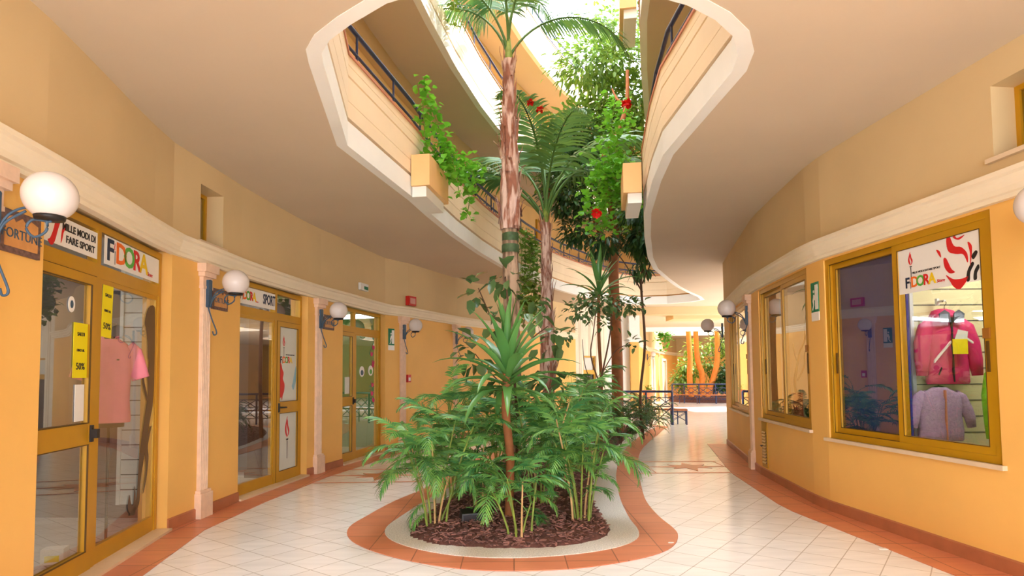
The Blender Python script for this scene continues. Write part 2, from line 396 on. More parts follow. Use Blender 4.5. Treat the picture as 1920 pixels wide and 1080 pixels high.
# mulch mound
import mathutils
PM = [(p[0], p[1]) for p in offs(PI_, .0, True)]
cx_ = lambda y: None
def shrink(pts, d):
    return offs(pts, d, True)
area = sum(PI_[i][0]*PI_[(i+1) % len(PI_)][1]-PI_[(i+1) % len(PI_)][0]*PI_[i][1] for i in range(len(PI_)))
sgn = 1 if area > 0 else -1
PMs = sub([( -.99,6.0),(-.8,5.65),(-.5,5.5),(.12,5.4),(.55,5.52),(.82,5.75),(.93,6.1),(.92,6.9),(1.0,8.0),(1.3,9.6),(1.8,11.7),(2.45,13.9),(3.0,15.4),(3.6,16.9),(3.8,17.6),(3.3,17.7),(2.5,17.0),(1.6,15.8),(.8,14.2),(.2,12.6),(-.1,11.4),(-.4,9.9),(-.6,8.6),(-.8,7.6),(-.92,6.8)], 4)
def inside(p, poly):
    x, y = p; c = False; n = len(poly)
    for i in range(n):
        x1, y1 = poly[i]; x2, y2 = poly[(i+1) % n]
        if (y1 > y) != (y2 > y) and x < (x2-x1)*(y-y1)/(y2-y1)+x1: c = not c
    return c
def edge_d(p, poly):
    m = 9; n = len(poly); p = Vector(p)
    for i in range(n):
        a = Vector(poly[i]); b = Vector(poly[(i+1) % n]); ab = b-a
        t_ = max(0, min(1, (p-a).dot(ab)/max(ab.length_squared, 1e-9))); m = min(m, (p-a-ab*t_).length)
    return m
def mulch_z(x, y):
    return .014+.075*min(1, edge_d((x, y), PMs)/.25)**.6
mm = MB(); G = .05; idx = {}
x = -1.2
xs_ = [-1.2+i*G for i in range(106)]; ys_ = [5.2+i*G for i in range(254)]
pts_in = {}
for i, xx in enumerate(xs_):
    for j, yy in enumerate(ys_):
        if inside((xx, yy), PMs): pts_in[(i, j)] = 1
need = set()
for (i, j) in pts_in:
    for a in (0, -1):
        for b in (0, -1): need.add((i+a, j+b))
vid = {}; vs = []; fs = []
for (i, j) in need:
    q = []
    for a, b in ((0, 0), (1, 0), (1, 1), (0, 1)):
        k = (i+a, j+b)
        if k not in vid:
            vid[k] = len(vs); X_, Y_ = xs_[0]+k[0]*G, ys_[0]+k[1]*G
            z_ = mulch_z(X_, Y_)+random.uniform(-.01, .01) if inside((X_, Y_), PMs) else .004
            vs.append((X_+random.uniform(-.012, .012), Y_+random.uniform(-.012, .012), z_))
        q.append(vid[k])
    fs.append(tuple(q))
mm.add(vs, fs, True)
tag(mm.build('mulch_bed', M['mulch']), 'dark brown bark mulch heaped under the plants', 'mulch', kind='stuff')
ch = MB()
def chip(x, y, z, s):
    a = random.uniform(0, 2*pi); l = s*random.uniform(.6, 1.5); w_ = s*random.uniform(.2, .45); h = s*random.uniform(.1, .22)
    tx = random.uniform(-.5, .5); ty = random.uniform(-.4, .4)
    mt = Matrix.Rotation(a, 3, 'Z') @ Matrix.Rotation(tx, 3, 'X') @ Matrix.Rotation(ty, 3, 'Y')
    vs = [mt @ Vector(v)+Vector((x, y, z)) for v in [(-l,-w_,-h),(l,-w_*.6,-h),(l*.9,w_,-h),(-l*.8,w_*.7,-h),(-l,-w_,h),(l,-w_*.6,h),(l*.9,w_,h),(-l*.8,w_*.7,h)]]
    ch.add(vs, [(0,3,2,1),(4,5,6,7),(0,1,5,4),(1,2,6,5),(2,3,7,6),(3,0,4,7)])
c_ = 0
while c_ < 4200:
    y_ = 5.35+random.random()**1.9*12; x_ = random.uniform(-1.1, 3.9)
    if inside((x_, y_), PMs):
        chip(x_, y_, mulch_z(x_, y_)+.012, random.uniform(.014, .03)); c_ += 1
tag(ch.build('bark_chips', M['chip']), 'loose reddish brown bark chips scattered over the mulch', 'bark chips', kind='stuff')

# terracotta strips along the walls, skirting, cornice
def strip(pts, d0, d1, z0, z1): return sweep(pts, [(d0, z0), (d0, z1), (d1, z1), (d1, z0)])
o = strip(LW, -.36, .14, 0.001, .006).build('trim_2', M['terra']); struct(o)
RWb = [(6.4,15.2)]+[(4.66,13.3)]+RW[2:]
o = strip(RW[1:], -.42, .02, 0.001, .006).build('trim_3', M['terra']); struct(o)
def dens(W, straight=()):
    out = []; flag = []
    V = [Vector(p) for p in W]; k = len(V)
    for i in range(k-1):
        p0, p1, p2, p3 = V[max(i-1, 0)], V[i], V[i+1], V[min(i+2, k-1)]
        n = 1 if i in straight else max(1, min(5, int((p2-p1).length/.3)))
        for j in range(n):
            t = j/n; q = .5*((2*p1)+(p2-p0)*t+(2*p0-5*p1+4*p2-p3)*t*t+(3*p1-p0-3*p2+p3)*t**3)
            lin = p1.lerp(p2, t); d_ = q-lin
            if d_.length > .05: q = lin+d_.normalized()*.05
            out.append(tuple(q)); flag.append(i in straight)
    out.append(tuple(V[-1])); return out, flag
LWd, LWf = dens(LW, (4,)); RWd, RWf = dens(RW[1:], (7,)); RWd = [RW[0]]+RWd; RWf = [False]+RWf
# cornice profile
CP = [(.02,2.77),(-.05,2.77),(-.055,2.80),(-.075,2.81),(-.08,2.85),(-.10,2.89),(-.105,2.92),(-.13,2.935),(-.13,2.97),(.02,2.98)]
struct(sweep(LWd, CP).build('trim_4', M['cream'])); struct(sweep(RWd, CP).build('trim_5', M['cream']))
def bayl(W, i): return hypot(W[i+1][0]-W[i][0], W[i+1][1]-W[i][1])
LD = {3: 'd1', 5: 'd2', 7: 'd3'}
# left wall
lw = MB(); TH = .3
def jbay(mb, W, i, z0, z1, holes=()):
    # neighbouring bays are mitred by sharing offset vertices
    wall_bay(mb, W[i], W[i+1], z0, z1, TH, holes)
for i in range(len(LW)-1):
    if i in LD: continue
    jbay(lw, LW, i, 0, 2.8)
struct(lw.build('wall_left', M['wall']))
lu = MB()
L4 = bayl(LW, 4)
for i in range(len(LWd)-1):
    holes = ((L4-.93, L4-.44, 3.03, 3.66),) if LWf[i] else ()
    wall_bay(lu, LWd[i], LWd[i+1], 2.8, 3.93, TH, holes)
struct(lu.build('wall_left_upper', M['wallup']))
sk = MB()
def skirt(mb, W, i, s0=0, s1=None, ends=True):
    L_ = bayl(W, i); s1 = L_ if s1 is None else s1
    p, q = Vector(W[i]), Vector(W[i+1]); u = (q-p)/L_
    a, b = p+u*s0, p+u*s1; n_ = Vector((-u.y, u.x))*-.018
    vs = [(*a, 0), (*b, 0), (*(b+n_), 0), (*(a+n_), 0), (*a, .12), (*b, .12), (*(b+n_), .11), (*(a+n_), .11)]
    mb.add(vs, [(0,3,2,1),(4,5,6,7),(0,1,5,4),(1,2,6,5),(2,3,7,6),(3,0,4,7)])
for i in range(len(LW)-1):
    if i not in LD: skirt(sk, LW, i)
struct(sk.build('baseboard_left', M['skirt']))
sk = MB()
for i in range(len(RW)-1): skirt(sk, RW, i)
struct(sk.build('baseboard_right', M['skirt']))
# right wall, windows in bays 2 (W3), 5 (W2), 7 (W1)
rw = MB(); RH = {2: (.03, None, .83, 2.75), 5: (.06, None, .85, 2.75), 7: (.03, None, .80, 2.75)}
RHL = {}
for i in range(len(RW)-1):
    holes = ()
    if i in RH:
        a, b, c, d = RH[i]; b = bayl(RW, i)-.02; holes = ((a, b, c, d),); RHL[i] = (a, b, c, d)
    wall_bay(rw, RW[i], RW[i+1], 0, 2.8, TH, holes)
struct(rw.build('wall_right', M['wall']))
ru = MB()
for i in range(len(RWd)-1):
    holes = ((.04, .60, 3.12, 3.68),) if RWf[i] else ()
    wall_bay(ru, RWd[i], RWd[i+1], 2.8, 3.93, TH, holes)
struct(ru.build('wall_right_upper', M['wallup']))

# ceiling slab of the ground floor, with the opening
CEIL = [(-7,-3.5),(9,-3.5),(12,10),(12,22.3),(-7,22.3)]
struct(poly_mesh(CEIL, [OPEN], H1, 'ceiling', M['ceil'], .2))
def ring(z, th, name):
    o_ = offs(OPEN, 1.6*(-1), True)
    return struct(poly_mesh(o_, [OPEN], z, name, M['ceil'], th))
A2 = sum(OPEN[i][0]*OPEN[(i+1) % len(OPEN)][1]-OPEN[(i+1) % len(OPEN)][0]*OPEN[i][1] for i in range(len(OPEN)))
# OPEN runs counter-clockwise: left of travel = towards the void, so outward is negative
def oring(d): return offs(OPEN, -d, True)
OUT = sub([( -2.9,3.2),(-1.5,2.3),(0,2.1),(1.6,2.3),(3.0,3.2),(3.2,6.6),(3.4,8.5),(4.2,11.8),(5.6,15),(7.4,18.6),(8.2,20.4),(7.2,22.6),(4.4,23.4),(2.0,21.8),(.2,19.0),(-.9,16.4),(-1.75,13.6),(-2.2,11.0),(-2.5,9.0),(-2.9,6.6)], 3)
WOUT = oring(1.15)
for z, nm in ((H2, 'ceiling_first_floor'), (H3, 'ceiling_second_floor')):
    struct(poly_mesh(oring(1.3), [OPEN], z, nm, M['ceil'], .22))
for z, nm in ((H1+.2, 'wall_first_floor'), (H2+.22, 'wall_second_floor')):
    ztop = H2 if z < 5 else H3
    struct(sweep(WOUT, [(0, z), (0, ztop), (-.12, ztop), (-.12, z)], True).build(nm, M['wallhi']))
    # shade band under the slab, built as a shallow cove in a darker colour
    struct(sweep(WOUT, [(0, ztop-.32), (.16, ztop-.3), (.16, ztop), (0, ztop)], True).build('trim_6' if z < 5 else 'trim_7', M['wallup']))
for k, z in enumerate((H1, H2, H3)):
    # white slab edge, ochre shadow gap, peach parapet with grooves, coping
    struct(sweep(OPEN, [(.012, z-.004), (.012, z+.26), (-.1, z+.26), (-.1, z-.004)], True).build('trim_%d' % (8+3*k), M['white']))
    struct(sweep(OPEN, [(-.035, z+.26), (-.035, z+.30), (-.15, z+.30), (-.15, z+.26)], True).build('trim_%d' % (9+3*k), M['ochre']))
    g = .008
    prof = [(.015, z+.30), (.015, z+.47), (.015-g, z+.475), (.015, z+.48), (.015, z+.73), (-.005, z+.735), (-.005, z+.75), (.015, z+.755), (.015, z+.86), (.015-g, z+.865), (.015, z+.87), (.015, z+.97), (-.14, z+.97), (-.14, z+.30)]
    struct(sweep(OPEN, prof, True).build('wall_balcony_%s' % ('first', 'second', 'third')[k], M['peach']))
    struct(sweep(OPEN, [(.03, z+.97), (.03, z+1.0), (-.16, z+1.0), (-.16, z+.97)], True).build('trim_%d' % (10+3*k), M['cap']))
    # railing on the parapet
    rl = empty('balcony_railing', (2, 10, z+1.0)); lab = ('first', 'second', 'third')[k]
    tag(rl, ['blue metal handrail round the lowest balcony above its copper coping', 'blue metal handrail round the second balcony above the sunlit parapet', 'blue metal handrail round the topmost balcony against the sky'][k], 'railing', 'balcony railings')
    def rail(d, zz, r, nm, m=M['navy']):
        pts = [(x_-2, y_-10, zz) for x_, y_ in oring(d)]; pts.append(pts[0])
        MB().tube(pts, r, 8, False).build(nm, m, rl)
    rail(.07, .16, .018, 'lower_rail'); rail(.07, .40, .028, 'top_rail')
    oo = oring(.07); acc = 0; nextp = 0
    posts = 0
    for i in range(len(oo)):
        a = Vector(oo[i]); b = Vector(oo[(i+1) % len(oo)]); L_ = (b-a).length; s_ = nextp
        while s_ < L_:
            p = a+(b-a)*(s_/L_)
            MB().tube([(p.x-2, p.y-10, 0), (p.x-2, p.y-10, .39)], .014, 6).build('post', M['navy'], rl); s_ += 1.05; posts += 1
        nextp = s_-L_
    if k == 0:
        lat = MB()
        for i in range(14, 27):   # the lattice panels on the far curve
            a = Vector(oo[i]); b = Vector(oo[(i+1) % len(oo)]); n_ = max(1, int((b-a).length/.5))
            for j in range(n_):
                p = a+(b-a)*(j/n_); q = a+(b-a)*((j+1)/n_)
                lat.tube([(p.x-2, p.y-10, .02), (q.x-2, q.y-10, .15)], .008, 4); lat.tube([(p.x-2, p.y-10, .15), (q.x-2, q.y-10, .02)], .008, 4)
                lat.tube([(p.x-2, p.y-10, .0), (p.x-2, p.y-10, .3)], .008, 4)
        lat.build('lattice', M['bluerail'], rl)

# ------------------------------------------------------------------ pilasters
def pilaster(p, u, label):
    r = empty('pilaster'); r.matrix_world = frame(p, u)
    tag(r, label, 'pilaster', 'travertine pilasters')
    w_ = .085
    s_ = MB(); n = 5; 
    s_.box(-w_, w_, -.03, .01, .3, 2.5)
    for i in range(n):
        c = -w_+.017+(2*w_-.034)*i/(n-1)
        s_.tube([(c, -.03, .3), (c, -.03, 2.5)], .012, 8)
    s_.build('shaft', M['traver'], r)
    b = MB(); b.box(-.12, .12, -.075, .01, 0, .27); b.box(-.105, .105, -.06, .01, .27, .30); b.build('base', M['traver'], r)
    c = MB(); c.box(-.10, .10, -.05, .01, 2.5, 2.53); c.box(-.095, .095, -.045, .01, 2.53, 2.63); c.box(-.12, .12, -.075, .01, 2.63, 2.68); c.box(-.14, .14, -.10, .01, 2.68, 2.77)
    c.build('capital', M['traver'], r)
    return r
def on(W, i, s):
    p, q = Vector(W[i]), Vector(W[i+1]); u = (q-p).normalized(); return tuple(p+u*s), tuple(u)
PIL = [(LW, 2, .12-.05, 'fluted travertine pilaster at the near left edge behind the big globe lamp'),
       (LW, 4, .60, 'fluted travertine pilaster between the first and second left shop doors'),
       (LW, 6, .30, 'fluted travertine pilaster between the second and third left shop doors'),
       (LW, 8, .52, 'fluted travertine pilaster beyond the third shop door with the red call point'),
       (LW, 9, 2.1, 'farthest fluted travertine pilaster on the curved left wall'),
       (RW, 4, .02, 'fluted travertine pilaster between the two farther right windows')]
for W, i, s_, lab in PIL: pilaster(*on(W, i, s_), lab)

# ------------------------------------------------------------------ wall lamps
def wall_lamp(p, u, label, plaque=None, sgn=1, reach=.36, gz=2.57):
    r = empty('wall_lamp'); r.matrix_world = frame(p, u); tag(r, label, 'wall lamp', 'globe wall lamps')
    b = MB(); b.prism(sub([(-.03,2.30),(.03,2.30),(.035,2.34),(.035,2.56),(.03,2.60),(-.03,2.60),(-.035,2.56),(-.035,2.34)], 2), -.075, -.04, 'y'); b.build('back_plate', M['iron'], r)
    a = MB()
    R_ = .0075
    a.tube(sub([(0,-.08,2.36),(0,-.14,2.46),(0,-.24,2.50),(0,-.33,2.45),(0,-.345,2.37),(0,-.28,2.33),(0,-.235,2.38),(0,-.27,2.43),(0,-reach,gz-.15),(0,-reach,gz-.13)], 6, False), R_, 8)
    a.tube(sub([(0,-.08,2.52),(0,-.05,2.33),(0,-.09,2.18),(0,-.15,2.02),(0,-.12,1.99),(0,-.105,2.03)], 6, False), R_, 8)
    a.tube(sub([(0,-.07,2.30),(0,-.12,2.41),(0,-.23,2.48)], 6, False), R_, 8)
    a.build('scroll_arm', M['iron'], r)
    MB().lathe([(0, gz-.145), (.075, gz-.14), (.08, gz-.118), (.0, gz-.115)], (0, -reach, 0), 20).build('dish', M['black'], r)
    MB().sphere((0, -reach, gz), .14, 32, 20).build('globe', M['globe'], r)
    return r
LAMPS = [(LW, 2, .07, 'largest white globe lamp on a blue iron scroll bracket at the near left'),
         (LW, 4, .60, 'white globe lamp with iron bracket left of the SPORT transom sign'),
         (LW, 6, .30, 'white globe lamp with iron bracket just left of the third shop door'),
         (LW, 8, .52, 'white globe lamp on bracket right of the left wall green exit sign'),
         (LW, 9, 2.1, 'farthest white globe lamp on the left wall, partly behind leaves'),
         (RW, 8, .72, 'white globe lamp cut by the right edge of the picture'),
         (RW, 4, .02, 'white globe lamp at the near side of the farthest right window'),
         (RW, 1, .12, 'white globe lamp on bracket at the far corner of the right wall')]
for W, i, s_, lab in LAMPS: wall_lamp(*on(W, i, s_), lab)
# ceramic name plaques
def plaque(p, u, label, wd, ht, z, txt):
    r = empty('name_plaque'); r.matrix_world = frame(p, u, z); tag(r, label, 'plaque', 'ceramic name plaques')
    MB().box(-wd/2, wd/2, -.02, 0, -ht/2, ht/2).build('border', M['plaqueb'], r)
    a, b = wd/2-.035, ht/2-.035
    MB().prism([(-a,-b),(a,-b),(a,b*.8),(a*.55,b),(a*.3,b*.62),(0,b),(-a*.4,b*.62),(-a*.6,b),(-a,b*.8)], -.026, -.02, 'y').build('tile', M['plaque'], r)
    text_obj(txt, .085, M['iron'], r, 0, -.015, -.028, .95)
plaque(*on(LW, 2, .36), 'ornate bordered ceramic name plaque below the big near globe lamp', .36, .26, 2.41, 'FORTUNE')
plaque(*on(LW, 4, .92), 'ceramic name plaque beside the lamp left of the SPORT sign', .34, .24, 2.42, 'FORTUNE')
plaque(*on(LW, 6, .62), 'ceramic name plaque beside the lamp left of the third shop door', .34, .24, 2.42, 'FORTUNE')

# ------------------------------------------------------------------ shop doors (left)
FLAME1 = [(.0,.0),(-.10,.10),(-.14,.25),(-.09,.42),(.0,.62),(-.02,.45),(-.06,.28),(-.03,.12)]
FLAME2 = [(.02,.02),(.10,.1),(.12,.22),(.05,.36),(.03,.52),(-.02,.38),(.02,.25),(.06,.14)]
def torch(parent, x, z, s, y=-.004):
    shape(parent, FLAME1, M['redtext'], x, z, s, y, 'flame'); shape(parent, FLAME2, M['redtext'], x, z, s, y, 'flame')
    shape(parent, [(-.07,-.04),(.07,-.04),(.05,-.09),(-.05,-.09)], M['blacktext'], x, z, s, y, 'torch', 0)
    shape(parent, [(-.018,-.10),(.018,-.10),(.012,-.62),(-.012,-.62)], M['blacktext'], x, z, s, y, 'torch', 0)
def fidora(parent, x0, z, h, sx=1.0, y=-.004, skipF=False, bold=.006):
    st = h*.92*sx; x = x0
    seq = [('F', 'navytext'), (None, None), ('D', 'orangetext'), ('O', 'greentext'), ('R', 'redtext'), ('A', 'yellowtext')]
    wd = {'F': .66, None: .32, 'D': .8, 'O': .84, 'R': .78, 'A': .8}
    for k, (c, m) in enumerate(seq):
        if c is None:
            xx = x+wd[None]*st*.4
            shape(parent, FLAME1, M['redtext'], xx, z+h*.12, h*.55, y, 'flame', sx=sx)
            shape(parent, [(-.03,.06),(.03,.06),(.02,-.75),(-.02,-.75)], M['blacktext'], xx, z+h*.05, h*.75, y, 'torch', 0)
        elif not (skipF and c == 'F'):
            text_obj(c, h*1.32, M[m], parent, x+wd[c]*st*.5, z, y, sx, bold=bold)
        x += wd[c]*st
    return x
def sign_panel(name, mw, wd, ht, label, mtl=None, group=None, z=0):
    r = empty(name); r.matrix_world = mw; tag(r, label, 'sign', group)
    MB().box(0, wd, -.004, 0, 0, ht).build('panel', mtl or M['signwhite'], r)
    return r
def pane_frame(mb, x0, x1, z0, z1, t, y0, y1, tb=None):
    tb = tb or t
    mb.box(x0, x0+t, y0, y1, z0, z1); mb.box(x1-t, x1, y0, y1, z0, z1)
    mb.box(x0+t, x1-t, y0, y1, z0, z0+tb); mb.box(x0+t, x1-t, y0, y1, z1-t, z1)
RC = .12
def shop_door(i, mull, leafleft, glassm, n):
    p, q = LW[i], LW[i+1]; L_ = bayl(LW, i); u = (q[0]-p[0], q[1]-p[1])
    r = empty('door_%d' % n); r.matrix_world = frame(p, u, 0, RC); r['kind'] = 'structure'
    f = MB(); T = .055
    f.box(0, T, -.02, .06, 0, 2.77); f.box(L_-T, L_, -.02, .06, 0, 2.77)
    f.box(T, L_-T, -.02, .06, 2.71, 2.77); f.box(T, L_-T, -.018, .058, 2.33, 2.44)
    f.box(mull-.035, mull+.035, -.02, .06, 0, 2.33); f.box(mull-.03, mull+.03, -.02, .06, 2.44, 2.71)
    f.build('frame', M['gold'], r)
    tg = MB(); tg.box(T, mull-.03, .015, .022, 2.44, 2.71); tg.box(mull+.03, L_-T, .015, .022, 2.44, 2.71); tg.build('transom_glass', glassm, r)
    lx0, lx1 = (T, mull-.035) if leafleft else (mull+.035, L_-T)
    fx0, fx1 = (mull+.035, L_-T) if leafleft else (T, mull-.035)
    lf = MB(); pane_frame(lf, lx0+.006, lx1-.006, .01, 2.325, .075, -.03, .03, .17); lf.box(lx0+.08, lx1-.08, -.028, .028, 1.0, 1.17)
    lo = lf.build('leaf', M['gold'], r)
    g = MB(); g.box(lx0+.08, lx1-.08, -.004, .004, .18, 1.0); g.box(lx0+.08, lx1-.08, -.004, .004, 1.17, 2.25); g.build('leaf_glass', glassm, r)
    ga = MB(); pane_frame(ga, lx0+.075, lx1-.075, 1.165, 2.255, .008, -.031, -.02); pane_frame(ga, lx0+.075, lx1-.075, .175, 1.005, .008, -.031, -.02); pane_frame(ga, lx0-.001, lx1+.001, .005, 2.332, .007, -.024, -.01); ga.build('gasket', M['golddk'], r)
    ff = MB(); pane_frame(ff, fx0, fx1, 0, 2.33, .04, -.012, .03, .17); ff.build('fixed_frame', M['gold'], r)
    gf = MB(); gf.box(fx0+.04, fx1-.04, -.004, .004, .17, 2.29); gf.build('fixed_glass', glassm, r)
    hx = lx1-.05 if leafleft else lx0+.05
    h = MB(); h.box(hx-.018, hx+.018, -.045, -.03, 1.02, 1.15)
    if leafleft: h.box(hx-.03, hx+.012, -.09, -.045, 1.05, 1.12); h.box(hx-.01, hx+.03, -.075, -.045, 1.07, 1.10)
    else: h.tube([(hx, -.045, 1.09), (hx, -.085, 1.09), (hx+.13, -.085, 1.085)], .012, 8)
    h.build('handle', M['black'], r)
    st = MB(); st.box(-.0, L_, -RC-.05, .0, -.0, .03); s2 = st.build('threshold', M['stone'], r)
    return r, L_, (p, u)
d1, L1, F1 = shop_door(3, .95, True, M['glass'], 1)
d2, L2, F2 = shop_door(5, 1.10, False, M['glass'], 2)
d3, L3, F3 = shop_door(7, .66, True, M['glass'], 3)
# signs over door 1
def mwl(F, x, z, d): return frame(F[0], F[1], z, d) @ Matrix.Translation((x, 0, 0))
s1 = sign_panel('shop_sign', mwl(F1, .16, 2.47, RC-.022), .74, .21, 'white transom sign reading MILLE MODI DI FARE SPORT over the first left door')
text_obj('MILLE MODI DI', .075, M['blacktext'], s1, .47, .145, -.006, .95, bold=.0015); text_obj('FARE SPORT', .075, M['blacktext'], s1, .49, .06, -.006, 1.0, bold=.0015)
shape(s1, [(0,0),(.03,.02),(.07,.1),(.1,.2),(.16,.2),(.12,.1),(.08,.0),(.04,-.03)], M['redtext'], .06, .01, 1, -.006, 'figure')
shape(s1, [(0,.0),(.01,.09),(.03,.13),(.05,.11),(.03,.08),(.02,.04)], M['redtext'], .22, .02, 1, -.006, 'figure')
s2 = sign_panel('shop_sign', mwl(F1, 1.02, 2.46, RC-.022), 1.1, .235, 'white transom sign with large multicoloured FIDORA letters over the first left window')
xe = fidora(s2, .03, .118, .19, 1.08, -.006); text_obj('Store', .055, M['redtext'], s2, min(xe+.06, 1.02), .05, -.006, shear=.3)
s3 = sign_panel('shop_sign', mwl(F2, .12, 2.47, RC-.022), .94, .225, 'pale transom sign reading FIDORA SPORT over the second left door')
xe = fidora(s3, .02, .11, .12, .85, -.006); text_obj('Store', .03, M['redtext'], s3, xe+.03, .06, -.006, shear=.3); text_obj('SPORT', .19, M['navytext'], s3, .77, .115, -.006, .58, bold=.005)
fr_ = MB(); fr_.box(1.13+.02, L2-.06, -.003, .0, 2.45, 2.7)
# film on the leaf of door 2
lf = sign_panel('window_film', mwl(F2, 1.22, 1.17, RC-.006), .545, 1.08, 'white film with torch, FIDORA and a red runner on the second door upper pane', M['frost'])
xe = fidora(lf, .03, .60, .10, .95, -.006, bold=.003); torch(lf, .145, .80, .26, -.006); text_obj('MILLE MODI DI FARE SPORT', .022, M['blacktext'], lf, .34, .68, -.006)
shape(lf, [(0,.52),(.06,.50),(.10,.42),(.14,.36),(.12,.28),(.17,.2),(.16,.1),(.12,.04),(.10,-.03),(.07,.02),(.05,.0),(0,.04)], M['redtext'], .0, .05, 1, -.006, 'runner_figure')
shape(lf, [(0,0),(.03,.05),(.08,.2),(.14,.3),(.14,.1),(.10,.02),(.05,-.06)], mat('pale_blue_print', (150, 190, 206), .5), .40, .22, 1, -.006, 'skater_figure')
lf = sign_panel('window_film', mwl(F2, 1.22, .18, RC-.006), .545, .82, 'white film with a red and black torch on the second door lower pane', M['frost'])
torch(lf, .27, .46, .50, -.006)
# stickers on door 1
def paper(name, F, x, z, wd, ht, lab, mtl, txt=(), tm='blacktext', d=RC-.007, rot=0, cat='notice', group=None):
    r = sign_panel(name, mwl(F, x, z, d) @ Matrix.Rotation(rot, 4, 'Y'), wd, ht, lab, mtl, group); r['category'] = cat
    for k, (s_, sz) in enumerate(txt): text_obj(s_, sz, M[tm], r, wd/2, ht*(1-(k+.7)/(len(txt)+.4)), -.006)
    return r
SALE = [('SALDI', .04), ('FINO AL', .03), ('50%', .075)]
paper('sale_notice', F1, .62, 1.52, .2, .42, 'yellow sale paper on the first left door leaf, lower of the two sale papers', M['yellow'], SALE, group='yellow sale papers')
paper('sale_notice', F1, 1.03, 1.86, .17, .44, 'yellow sale paper hanging in the window above the pink polo shirt, upper of the two', M['yellow'], SALE, rot=.05, group='yellow sale papers')
paper('info_sticker', F1, .66, 1.19, .13, .28, 'white information sticker low on the first left door pane', M['signwhite']  , [], cat='sticker')
rs = empty('round_sticker'); rs.matrix_world = mwl(F1, .58, 2.07, RC-.007); tag(rs, 'small round white sticker high on the first left door glass', 'sticker')
MB().prism([(.045*cos(a*pi/12), .06*sin(a*pi/12)) for a in range(24)], -.004, 0, 'y').build('disc', M['signwhite'], rs)
MB().prism([(.02*cos(a*pi/6), .03*sin(a*pi/6)) for a in range(12)], -.006, -.004, 'y').build('emblem', M['iron'], rs)
# brown figure decal on the first window
dc = empty('window_decal'); dc.matrix_world = mwl(F1, 1.62, .3, RC-.007); tag(dc, 'tall brown dancer silhouette decal on the first left window glass', 'decal')
shape(dc, [(.42,1.98),(.30,1.93),(.24,1.80),(.27,1.74),(.31,1.62),(.33,1.48),(.36,1.40),(.33,1.30),(.35,1.15),(.30,.95),(.20,.60),(.17,.42),(.14,.15),(.02,.05),(.06,.03),(.20,.10),(.22,.30),(.30,.55),(.40,.85),(.47,1.05),(.49,1.45),(.47,1.9)], M['brownfilm'], 0, -.05, 1, -.004, 'figure', 5)
shape(dc, [(.30,.75),(.22,.60),(.26,.40),(.20,.18),(.27,.30),(.31,.5),(.29,.62),(.36,.8)], M['brownfilm'], .08, -.05, 1, -.004, 'skirt_fold', 4)
shape(dc, [(.02,.05),(-.03,.12),(.0,.22),(.03,.14),(.08,.12),(.10,.28),(.13,.14),(.12,.02)], M['brownfilm'], 0, -.05, 1, -.004, 'foot', 4)
shape(dc, [(.20,1.40),(.22,1.22),(.30,1.08),(.36,1.02),(.32,1.12),(.25,1.25)], M['brownfilm'], 0, -.05, 1, -.004, 'arm', 4)
# stickers on door 3
for k, (sx_, sz_, lab) in enumerate([(.98, 1.62, 'round white sticker on the third shop window, left of its pink paper flowers'), (1.36, 1.64, 'round cream sticker on the third shop window among the pink paper flowers')]):
    rs = empty('round_sticker'); rs.matrix_world = mwl(F3, sx_, sz_, RC-.007); tag(rs, lab, 'sticker')
    MB().prism([(.1*cos(a*pi/12), .1*sin(a*pi/12)) for a in range(24)], -.004, 0, 'y').build('disc', M['signwhite'], rs)
    MB().prism([(.06*cos(a*pi/6), -.02+.05*sin(a*pi/6)) for a in range(12)], -.006, -.004, 'y').build('emblem', M['greentext' if k else 'iron'], rs)
paper('price_notice', F3, .30, 1.22, .17, .30, 'cream and green notice on the third shop door leaf', M['frost'])
pf = empty('paper_flowers'); pf.matrix_world = mwl(F3, 1.45, .0, RC-.007); tag(pf, 'string of pink paper flowers hanging on the third shop window', 'paper flowers')
for zz in (2.05, 1.92, 1.75, 1.70, 1.32, 1.15, 1.02): shape(pf, [(0,0),(.05,.03),(.04,.09),(0,.06),(-.04,.1),(-.05,.03)], M['magenta'], random.uniform(-.05, .05), zz, 1.0, -.004, 'flower', 3)

